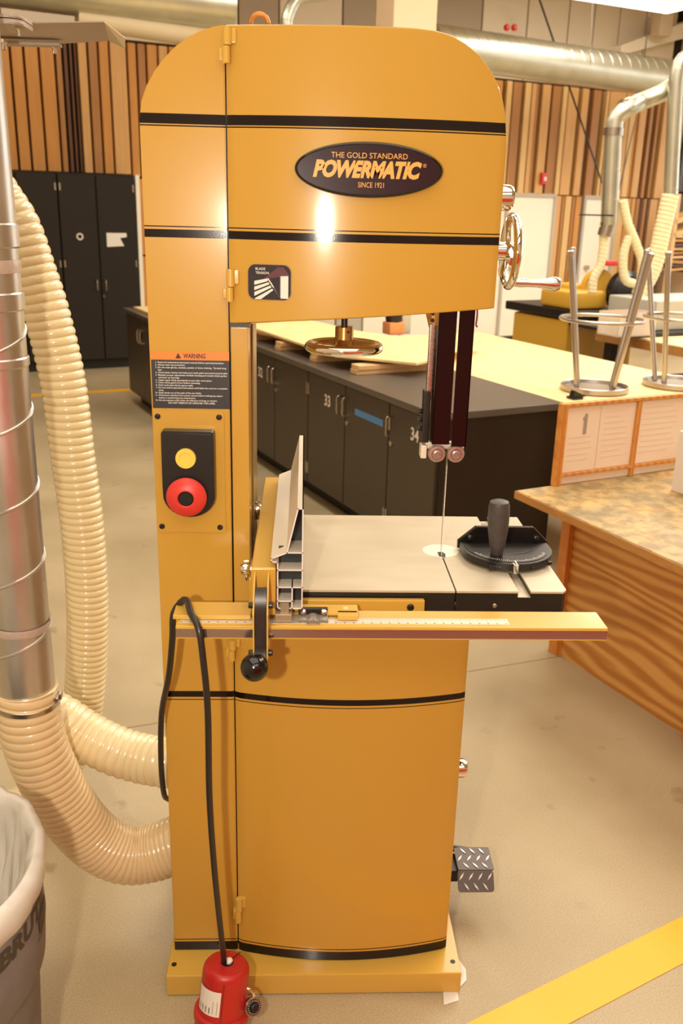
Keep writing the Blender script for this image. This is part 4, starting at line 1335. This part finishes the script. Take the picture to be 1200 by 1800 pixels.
# T carriage across the rail
mb = MB(); mb.box(-.2295, -.0905, 1.496, 1.556, 1.0165, 1.0205, bev=.0015); mb.box(-.2295, -.0905, 1.496, 1.499, 1.0125, 1.0185, bev=.001)
mb.box(.045, .104, 1.512, 1.548, 1.0140, 1.0205, bev=.0015); mb.box(.066, .103, 1.4965, 1.52, 1.0125, 1.0205, bev=.001); mb.box(-.045, .05, 1.535, 1.549, 1.013, 1.02, bev=.001)
cr = mb.build('carriage', GOLDL, fe)
for x_, y_ in ((-.2095, 1.538), (.082, 1.532)):
    mb = MB(); mb.lathe([(.0055, 0), (.0050, .0008)], (x_, y_, 1.0204), (0, 0, 1), 18); mb.build('wear_button', mat('ivory plug', 'e4c48e', rough=.5), cr)
mb = MB(); mb.box(-.047, -.016, 1.485, 1.53, 1.0125, 1.0285, bev=.002); mb.box(-.037, -.022, 1.49, 1.53, 1.028, 1.045); mb.build('t_bolt', mat('plated steel', 'a6967c', rough=.4, metal=.5), fe)
# cursor: black holder, clear magnifier, two screws
mb = MB(); mb.box(-.005, .0485, 1.512, 1.522, 1.0125, 1.0275, bev=.0015); cu = mb.build('cursor_holder', BLACKP, fe)
mb = MB(); mb.box(-.042, .049, 1.486, 1.513, 1.0122, 1.0165, bev=.001); mb.lathe([(.0135, -.022), (.0135, .022)], (.022, 1.5015, 1.0065), (0, 1, 0), 24)
mb.build('magnifier', mat('clear plastic lens', 'efe6da', rough=.05, trans=.85), cu)
mb = MB(); mb.box(.0215, .022, 1.487, 1.512, 1.0119, 1.0122); mb.build('cursor_line', REDB, cu, smooth=False)
for x_ in (.0035, .041):
    mb = MB(); mb.lathe([(.0062, 0), (.0062, .002), (.004, .0045), (.0005, .005)], (x_, 1.512, 1.0215), (0, -.6, 1), 18); mb.build('cursor_screw', CHROME, cu)
# lever bracket: two gold cheeks
for s_, x_ in ((0, -.0835), (1, -.0595)):
    mb = MB()
    mb.prism([(1.497, 1.105), (1.497, 1.02), (1.455, 1.0), (1.452, .965), (1.434, .965), (1.434, 1.05), (1.470, 1.095)], (x_, 0, 0), (0, 1, 0), (0, 0, 1), (.0025, 0, 0), bev=.0006)
    mb.build('lever_cheek', GOLDL, fe)
mb = MB()
mb.prism([(1.470, 1.087), (1.462, 1.089), (1.450, 1.075), (1.443, 1.050), (1.442, .985), (1.433, .972), (1.425, .945), (1.437, .940), (1.450, .968), (1.459, .985), (1.465, 1.05)], (-.0803, 0, 0), (0, 1, 0), (0, 0, 1), (.0200, 0, 0), bev=.0012)
mb.build('lock_lever', mat('brown black lever', '3a302d', rough=.35, noise=.5, scale=60, col2='2a2220', metal=.3), fe)
for x_, z_, y_, s_ in ((-.0835, 1.061, 1.452, -1), (-.0835, .975, 1.441, -1), (-.0570, 1.061, 1.452, 1), (-.0570, .975, 1.441, 1)):
    mb = MB(); bolt(mb, (x_, y_, z_), (s_, 0, 0), .006, .008, 6 if s_ < 0 else 12); mb.build('pivot_bolt', BLACKP, fe)
mb = MB(); mb.sphere((-.0800, 1.418, .9585), .0248, 40); mb.build('ball_knob', BLACKG, fe)

# knobs on the post (two chrome lock knobs of the trunnion)
for k, (px_, py_, yy_, lb_) in enumerate(((453, 895, 1.85, 0), (433, 895, 1.90, 0), (433, 1000, 1.62, 0))):
    p = P(px_, py_, 'y', yy_)
    mb = MB(); mb.lathe([(.004, -.02), (.004, -.008), (.010, -.007), (.0125, -.002), (.0125, .006), (.009, .011), (.004, .012)], p, (-1, -.1, 0), 18)
    mb.cyl(p - Z * .010, p - Z * .022, .005, n=12); mb.cyl(p + Z * .008, p + Z * .016, .0055, n=12)
    if k == 2:
        mb.cyl(p, p + Vector((.02, 0, 0)), .006, n=12)
    mb.build('wing_knob', CHROME, saw)
mb = MB(); mb.box(-.1005, -.094, 1.60, 1.70, .93, 1.05, bev=.002); mb.build('side_bracket', GOLD2, saw)

# ------------------------------------------------------------------ miter gauge
mg = thing('miter_gauge', 'black miter gauge with upright grip standing on the saw table', 'miter gauge', (.43, 1.74, 1.03))
MC = Vector((.4295, 1.80, 0))
mb = MB(); mb.box(.4162, .4394, 1.705, 1.99, 1.0184, 1.0302, bev=.0006); mb.build('guide_bar', STEEL, mg)
mb = MB(); mb.prism([(-.094, .012), (.094, .012), (.094, -.022)] + [(.0945 * math.cos(math.radians(a_)) * 1.0, -.020 + .098 * math.sin(math.radians(a_))) for a_ in range(-8, -173, -8)] + [(-.094, -.022)],
                    MC + Z * 1.0345, (1, 0, 0), (0, 1, 0), (0, 0, .0155), bev=.0015)
mb.build('quadrant', BLACKS, mg)
mb = MB(); mb.prism([(-.088, -.004), (.088, -.004), (.088, -.022)] + [(.086 * math.cos(math.radians(a_)), -.022 + .088 * math.sin(math.radians(a_))) for a_ in range(-8, -173, -8)] + [(-.088, -.022)],
                    MC + Z * 1.0501, (1, 0, 0), (0, 1, 0), (0, 0, .0010)); qt = mb.build('quadrant_top', mat('satin black steel', '38332f', rough=.3, metal=.6), mg)
mb = MB()
arc = [(.058 * math.cos(math.radians(a_)), -.010 + .058 * math.sin(math.radians(a_))) for a_ in range(-35, -146, -8)] + [(.048 * math.cos(math.radians(a_)), -.010 + .048 * math.sin(math.radians(a_))) for a_ in range(-145, -34, 8)]
mb.prism(arc, MC + Z * 1.0512, (1, 0, 0), (0, 1, 0), (0, 0, .0004)); mb.build('arc_slot', BLACKP, qt, smooth=False)
mb = MB()
for a_ in range(-25, -156, -3):
    c_, s_ = math.cos(math.radians(a_)), math.sin(math.radians(a_))
    L_ = .008 if a_ % 5 == 0 else .0045
    d_ = Vector((c_, s_, 0)); n_2 = Vector((-s_, c_, 0))
    mb.prism([(.082 - L_, -.0005), (.082, -.0005), (.082, .0005), (.082 - L_, .0005)], MC + Vector((0, -.022, 1.0512)), d_, n_2, (0, 0, .0003))
mb.build('degree_marks', WHITEP, qt, smooth=False, kind='stuff')
# upright face plate with clipped corners
mb = MB(); mb.prism([(-.097, 1.0345), (.097, 1.0345), (.097, 1.050), (.064, 1.0825), (-.060, 1.0825), (-.097, 1.050)], (MC.x, MC.y + .012, 0), (1, 0, 0), (0, 0, 1), (0, .012, 0), bev=.001)
fpn = mb.build('face_plate', mat('black gauge face', '1c1917', rough=.25, metal=.3), mg)
for x_ in (-.071, .071):
    mb = MB(); mb.lathe([(.0065, 0), (.0065, .006), (.003, .008)], (MC.x + x_, MC.y + .012, 1.060), (0, -1, 0), 14); mb.build('face_screw', BLACKP, fpn)
for x_ in (-.055, .058):
    mb = MB(); mb.cyl((MC.x + x_, MC.y + .018, 1.0824), (MC.x + x_, MC.y + .018, 1.083), .0025, n=10); mb.build('top_hole', BLACKP, fpn)
gx = Vector((.4335, 1.695, 0)); 
gx = Vector((.432, 1.735, 0))
mb = MB(); mb.lathe([(.011, 1.0515), (.0125, 1.054), (.0165, 1.075), (.0205, 1.105), (.022, 1.135), (.0215, 1.156), (.019, 1.165), (.012, 1.168), (.002, 1.1675)], gx, (-.03, 0, 1), 32); mb.build('grip', GREYK, mg)
# stop screws and pointer
for x_, y_, d_ in ((-.045, -.107, (1, -.15, 0)), (.020, -.110, (1, .05, 0)), (.062, -.088, (1, .25, 0))):
    p = MC + Vector((x_, y_, 1.040))
    mb = MB(); mb.box(p.x - .008, p.x + .004, p.y - .005, p.y + .01, p.z - .006, p.z + .006, bev=.001); mb.cyl(p, p + Vector(d_).normalized() * .02, .0032, n=10); mb.lathe([(.005, 0), (.005, .004)], p + Vector(d_).normalized() * .012, d_, 8)
    mb.build('stop_screw', BLACKP, mg)
mb = MB(); mb.box(MC.x - .006, MC.x + .004, 1.676, 1.690, 1.0312, 1.0505, bev=.001); mb.prism([(-.002, 0), (.002, 0), (0, .012)], (MC.x, 1.684, 1.0523), (1, 0, 0), (0, 1, 0), (0, 0, .001)); mb.build('pointer', CHROME, mg)

# ------------------------------------------------------------------ power cord and lockout
cpts = [P(296, 1405, 'y', 1.80), P(288, 1395, 'y', 1.745), P(283, 1340, 'y', 1.70), P(284, 1255, 'y', 1.65), P(297, 1185, 'y', 1.585), P(303, 1120, 'y', 1.56), P(305, 1078, 'y', 1.553), Vector((-.214, 1.535, 1.034)),
        Vector((-.204, 1.515, 1.0345)), Vector((-.196, 1.488, 1.0275)), P(349, 1105, 'y', 1.459), P(357, 1160, 'y', 1.452), P(365, 1250, 'y', 1.455), P(368, 1400, 'y', 1.465), P(376, 1520, 'y', 1.48), P(386, 1620, 'y', 1.50), Vector((-.1545, 1.523, .226)), Vector((-.153, 1.528, .19))]
tag(MB().tube(catmull(cpts, .012), .0062, 14).build('power_cord', CORD), 'black power cord looped over the gold rail and hanging to the red lockout', 'cord')
lt = Vector((-.1485, 1.527, .200)); la = (Vector((-.168, 1.50, .0)) - lt).normalized()
LM = frame(lt, Vector((1, 0, 0)), (-la).cross(Vector((1, 0, 0))).normalized(), -la)
lk = thing('plug_lockout', 'red plug lockout case with white label at the foot of the band saw', 'lockout', (-.165, 1.51, 0))
mb = MB(); mb.lathe([(.012, 0), (.013, -.003), (.036, -.002), (.0435, .001), (.0478, .0075), (.0492, .016), (.0510, .095), (.0515, .104), (.0585, .107), (.0595, .112), (.0595, .121), (.0575, .125), (.0555, .128), (.0555, .180), (.052, .186)],
                    lt, la, 48)
mb.build('case', REDL, lk)
mb = MB(LM); mb.box(-.0008, .0008, -.0525, -.0485, -.10, -.014); mb.box(-.0008, .0008, -.0575, -.0540, -.185, -.127)
a1 = math.radians(50)
mb.build('case_seam', mat('dark red seam', '7c1410', rough=.5), lk, smooth=False)
mb = MB(LM); mb.prism([(.012, -.0012), (.041, -.0012), (.041, .0012), (.012, .0012)], (0, 0, .0032), (math.cos(a1), math.sin(a1), 0), (-math.sin(a1), math.cos(a1), 0), (0, 0, .0006)); mb.build('top_slot', BLACKS, lk, smooth=False)
mb = MB(LM); mb.lathe([(.0135, .0), (.0138, .0034), (.010, .0036), (.0095, .001)], (0, 0, 0), (0, 0, 1), 24); mb.build('rim_hole', BLACKS, lk)
mb = MB(LM); mb.sphere((.004, .004, .002), .0085, 16); mb.build('white_plug_tip', WHITEP, lk)
mb = MB(LM)
rings = []
for i in range(9):
    a_ = math.radians(-160 + i * 8.2)
    rings.append([mb._v((.0516 * math.cos(a_), .0516 * math.sin(a_), z_)) for z_ in (-.088, -.030)])
for a, c in zip(rings, rings[1:]):
    mb.bm.faces.new((a[0], c[0], c[1], a[1]))
lb = mb.build('label_sticker', WHITEP, lk)
mb = MB(LM)
for i, a_d in enumerate((-152, -142, -132, -122, -112, -102)):
    a_ = math.radians(a_d); a2_ = math.radians(a_d + (2.2 if i < 4 else .8))
    z0_ = -.083; z1_ = z0_ + (.014 if i < 4 else .03)
    v_ = [mb._v((.0519 * math.cos(q), .0519 * math.sin(q), z)) for q, z in ((a_, z0_), (a2_, z0_), (a2_, z1_), (a_, z1_))]
    mb.bm.faces.new(v_)
mb.build('label_print', DARKP, lb, smooth=False)
# combination padlock
pk = thing('padlock', 'small dial padlock hanging on the right of the red lockout', 'padlock', (-.098, 1.49, .115))
kc = P(441, 1768, 'y', 1.50)
mb = MB(); mb.lathe([(.017, 0), (.019, .002), (.019, .012), (.0175, .014)], kc, (.45, -.75, .5), 28); mb.build('lock_body', STEEL, pk)
ax_ = Vector((.45, -.75, .5)).normalized()
mb = MB(); mb.lathe([(.0155, 0), (.0155, .002), (.009, .003), (.0085, .009), (.0065, .0105), (.0005, .0105)], kc + ax_ * .0138, ax_, 28); dl = mb.build('dial', BLACKP, pk)
mb = MB()
u_ = ax_.orthogonal().normalized(); v_2 = ax_.cross(u_)
for i in range(20):
    a_ = 2 * pi * i / 20
    d_ = u_ * math.cos(a_) + v_2 * math.sin(a_)
    mb.prism([(.0115, -.0004), (.0145, -.0004), (.0145, .0004), (.0115, .0004)], kc + ax_ * .0162, d_, ax_.cross(d_), ax_ * .0002)
mb.build('dial_marks', WHITEP, dl, smooth=False)
sp_ = [kc + Vector((.006, .004, .008)), kc + Vector((.005, .006, .026)), kc + Vector((-.006, .008, .038)), kc + Vector((-.018, .010, .034)), kc + Vector((-.020, .008, .012))]
mb = MB(); mb.tube(catmull(sp_, .003), .0034, 12); mb.build('shackle', CHROME, pk)
# paper scrap under the base corner
p = P(812, 1735, 'z', 0)
mb = MB(); mb.prism([(.372, 1.640), (.398, 1.668), (.402, 1.700), (.388, 1.735), (.37, 1.70)], (0, 0, .001), (1, 0, 0), (0, 1, 0), (0, 0, .002)); mb.prism([(.335, 1.60), (.371, 1.612), (.375, 1.66), (.34, 1.65)], (0, 0, .0008), (1, 0, 0), (0, 1, 0), (0, 0, .0011))
tag(mb.build('paper_shim', WHITEP, smooth=False), 'folded white paper shim under the right front corner of the saw base', 'paper')

# ------------------------------------------------------------------ dust pipe, hoses, blast gate on the left
PX, PY, PR = -.603, 1.80, .0625
dp = thing('dust_pipe', 'vertical galvanised spiral dust pipe at the left edge with clear hose clamped below', 'duct', (PX, PY, .66))
mb = MB(); mb.cyl((PX, PY, .655), (PX, PY, 2.25), PR, n=64); mb.build('pipe', GALV, dp)
# helical lock seams
mb = MB()
pts = []
pitch = .155
n_ = 0
z_ = .72
while z_ < 1.52:
    a_ = 2 * pi * (z_ - .72) / pitch + .9
    pts.append((PX + (PR + .0006) * math.cos(a_), PY + (PR + .0006) * math.sin(a_), z_))
    z_ += .0025
mb.tube(pts, .0032, 8); mb.build('lock_seam', GALV, dp)
for z_, h_ in ((1.535, .035), (1.655, .045), (1.42, .02)):
    mb = MB(); mb.lathe([(PR + .001, -h_ / 2), (PR + .0035, -h_ / 2 + .003), (PR + .0035, h_ / 2 - .003), (PR + .001, h_ / 2)], (PX, PY, z_), (0, 0, 1), 64, cap=False); mb.build('coupling', GALV, dp)
mb = MB(); mb.lathe([(PR + .002, -.009), (PR + .0032, 0), (PR + .002, .009)], (PX, PY, .862), (.07, -.05, 1), 64, cap=False); mb.build('sealant_tape', mat('aluminium tape', 'cbb7ab', rough=.4, metal=.4, bump=1, scale=60), dp)
mb = MB(); mb.lathe([(PR + .0015, -.012), (PR + .0028, 0), (PR + .0015, .012)], (PX, PY, 1.60), (0, 0, 1), 64, cap=False)
mb.build('sealant_tape', bpy.data.materials['aluminium tape'], dp)
# clamp
mb = MB(); mb.lathe([(PR + .0065, -.006), (PR + .0078, -.005), (PR + .0078, .005), (PR + .0065, .006)], (PX, PY, .672), (.06, -.03, 1), 64, cap=False); cl = mb.build('hose_clamp', STEEL, dp)
mb = MB(); bolt(mb, (PX + PR + .006, PY - .012, .684), (.2, -1, .1), .006, .016, 8); mb.box(PX + PR + .004, PX + PR + .016, PY - .012, PY + .004, .678, .692, bev=.001); mb.build('clamp_screw', STEEL, cl)

HC_ = [(PX, PY, .705), (PX, PY, .655), P(60, 1300, 'y', 1.80), P(80, 1352, 'y', 1.81), P(112, 1412, 'y', 1.83), P(160, 1470, 'y', 1.85), P(212, 1500, 'y', 1.86), P(262, 1500, 'y', 1.87), (-.283, 1.872, .236)]
ribbed('dust_hose', HC_,   .0695, .021, .0040, HOSE2, 'large clear ribbed hose sweeping from the metal pipe to the foot of the band saw', n=40, per=8, pitch2=.0125)
ribbed('dust_hose', [(-.88, 2.42, 1.86), (-.80, 2.40, 1.79), (-.745, 2.38, 1.715), P(30, 400, 'y', 2.37), P(57, 475, 'y', 2.37), P(81, 548, 'y', 2.37), P(110, 667, 'y', 2.37), P(128, 800, 'y', 2.37), P(142, 900, 'y', 2.37), P(151, 1000, 'y', 2.37),
                     P(154, 1100, 'y', 2.37), P(150, 1200, 'y', 2.37), P(144, 1250, 'y', 2.36), P(134, 1300, 'y', 2.34), (-.72, 2.28, .12), (-.80, 2.15, .11), (-.80, 2.05, .2)], .0585, .0245, .0062, HOSE,
       'cream ribbed hose dropping vertically in front of the dark lockers', n=32, per=9, pitch2=.0142)
ribbed('dust_hose', [(-.72, 2.02, .50), P(70, 1250, 'y', 2.0), P(105, 1264, 'y', 1.98), P(150, 1293, 'y', 1.97), P(200, 1318, 'y', 1.95), P(245, 1332, 'y', 1.94), P(290, 1340, 'y', 1.92), (-.288, 1.92, .425)], .0605, .0205, .0055, HOSE,
       'cream ribbed hose running low from behind the pipe to the side of the band saw', n=36, per=9)
# blast gate bracket at the top left
bgz = 2.045
bg = thing('blast_gate', 'grey sheet metal blast gate plate with bolts at the top left corner', 'blast gate', (-.55, 1.95, bgz))
pa = [P(44, 41, 'z', bgz), P(183, 39, 'z', bgz), P(192, 72, 'z', bgz), P(20, 82, 'z', bgz), P(-60, 84, 'z', bgz), P(-60, 44, 'z', bgz)]
mb = MB(); mb.prism([(p.x, p.y) for p in pa], (0, 0, bgz), (1, 0, 0), (0, 1, 0), (0, 0, .0022)); mb.build('gate_plate', GATE, bg, smooth=False)
e0, e1 = P(183, 39, 'z', bgz), P(192, 72, 'z', bgz)
mb = MB(); f0 = P(220, 68, 'z', bgz - .028); f1 = P(220, 86, 'z', bgz - .040)
vs = [mb._v(p) for p in (e0, e1, f1, f0)]; vs2 = [mb._v(p + Vector((0, 0, .0022))) for p in (e0, e1, f1, f0)]
mb.bm.faces.new(vs); mb.bm.faces.new(vs2[::-1])
for i in range(4):
    mb.bm.faces.new((vs[i], vs2[i], vs2[(i + 1) % 4], vs[(i + 1) % 4]))
mb.build('bent_lip', mat('lit sheet lip', 'd3bf9c', rough=.5), bg, smooth=False)  # light falling on the bent sheet end is painted in as cream
fa = P(20, 40, 'z', 2.03)
mb = MB(); mb.prism(rrect(.16, .10, .02), (fa.x - .135, fa.y - .03, 2.024), (1, 0, 0), (0, 1, 0), (0, 0, .008), bev=.002); mb.prism(rrect(.16, .10, .02), (fa.x - .135, fa.y - .03, 2.034), (1, 0, 0), (0, 1, 0), (0, 0, .006), bev=.002); mb.build('flange', GATE, bg)
s0 = P(40, 79, 'z', bgz - .012); s1 = P(101, 77, 'z', bgz - .012)
mb = MB(); mb.box(s0.x - .1, s1.x, s0.y - .02, s0.y + .012, bgz - .014, bgz - .007, bev=.002); mb.build('spring_strap', GATE, bg)
for px_, py_, zz_ in ((33, 52, 2.018), (7, 76, 2.018), (95, 84, 2.028)):
    p = P(px_, py_, 'z', zz_)
    mb = MB(); bolt(mb, p + Z * .008, (0, 0, -1), .0075, .009, 6); mb.cyl(p, p - Z * .012, .004, n=12); mb.build('gate_bolt', CHROME, bg)

# ------------------------------------------------------------------ waste bin with liner
CX, CY, CZ, KR = -.691, 1.243, .69, .807
cb = thing('waste_bin', 'round grey plastic waste bin with white liner folded over the rim, lower left corner', 'bin', (CX, CY, 0))
mb = MB(); mb.lathe([(r_ * KR, z_) for r_, z_ in [(.262, 0.0), (.268, .006), (.298, .44), (.300, .455), (.314, .475), (.318, .52), (.320, .60), (.318, .66), (.312, .665), (.308, .60), (.294, .45), (.262, .02), (.001, .015)]], (CX, CY, 0), (0, 0, 1), 96); mb.build('bin_body', CANM, cb)


def bagpt(a_, r_, z_, k=1.0, f=1.0):
    w_ = math.sin(a_ * 17 + z_ * 30) * .0025 + math.sin(a_ * 41 + 1.3 + z_ * 60) * .0012 + math.sin(a_ * 7 + z_ * 14) * .003
    return (CX + (r_ + w_ * k * f) * math.cos(a_), CY + (r_ + w_ * k * f) * math.sin(a_), z_ + w_ * .7 * f)


mb = MB()
prof = [(.323, .628, 1), (.329, .640, .8), (.333, .655, .5), (.333, .672, .4), (.326, .686, .4), (.314, .690, .4), (.304, .682, .6), (.298, .66, 1.2), (.289, .60, 2.2), (.274, .52, 4), (.255, .42, 6), (.23, .34, 8), (.17, .28, 9), (.09, .26, 9), (.01, .255, 3)]
NA = 180
rs = []
for r_, z_, k in prof:
    rs.append([mb._v(bagpt(2 * pi * i / NA, r_ * KR, z_, k)) for i in range(NA)])
for a, c in zip(rs, rs[1:]):
    for i in range(NA):
        mb.bm.faces.new((a[i], a[(i + 1) % NA], c[(i + 1) % NA], c[i]))
mb.build('liner', BAG, cb, angle=60)
# lettering around the side of the bin
BL = mat('brown black bin lettering', '3a302a', rough=.5)


def curved_text(s, ang_start, z0, cap, width, m, name, italic=.15, r=.3205 * .807):
    mbt = MB()
    text_into(mbt, s, (0, 0, 0), (1, 0, 0), (0, 1, 0), width=width, cap=cap, depth=0, bold=.05, shear=italic)
    for v in mbt.bm.verts:
        a_ = ang_start + v.co.x / r
        zz_ = z0 + v.co.y
        v.co = Vector((CX + r * math.cos(a_), CY + r * math.sin(a_), zz_))
    return mbt.build(name, m, cb, smooth=False)


curved_text('BRUTE', math.radians(-27), .583, .031, .165, BL, 'bin_lettering')
mb = MB()
for (a0, a1, z0, z1, r_) in ((0, 17, .548, .580, .2590), (-2, 18, .540, .5425, .2590), (-2, 18, .5855, .588, .2590)):
    rs = []
    for i in range(9):
        a_ = math.radians(a0 + (a1 - a0) * i / 8)
        rs.append([mb._v((CX + r_ * math.cos(a_), CY + r_ * math.sin(a_), z)) for z in (z0, z1)])
    for a, c in zip(rs, rs[1:]):
        mb.bm.faces.new((a[0], c[0], c[1], a[1]))
mb.build('bin_emblem', BL, cb, smooth=False)

# ------------------------------------------------------------------ unseen red panel added behind camera for red glints in chrome, duct and rail
mb = MB(); mb.box(.0, 3.2, -.62, -.57, .02, 1.45)
S(mb.build('red_glint_panel', mat('red orange panel', 'd8401f', rough=.8), smooth=False))
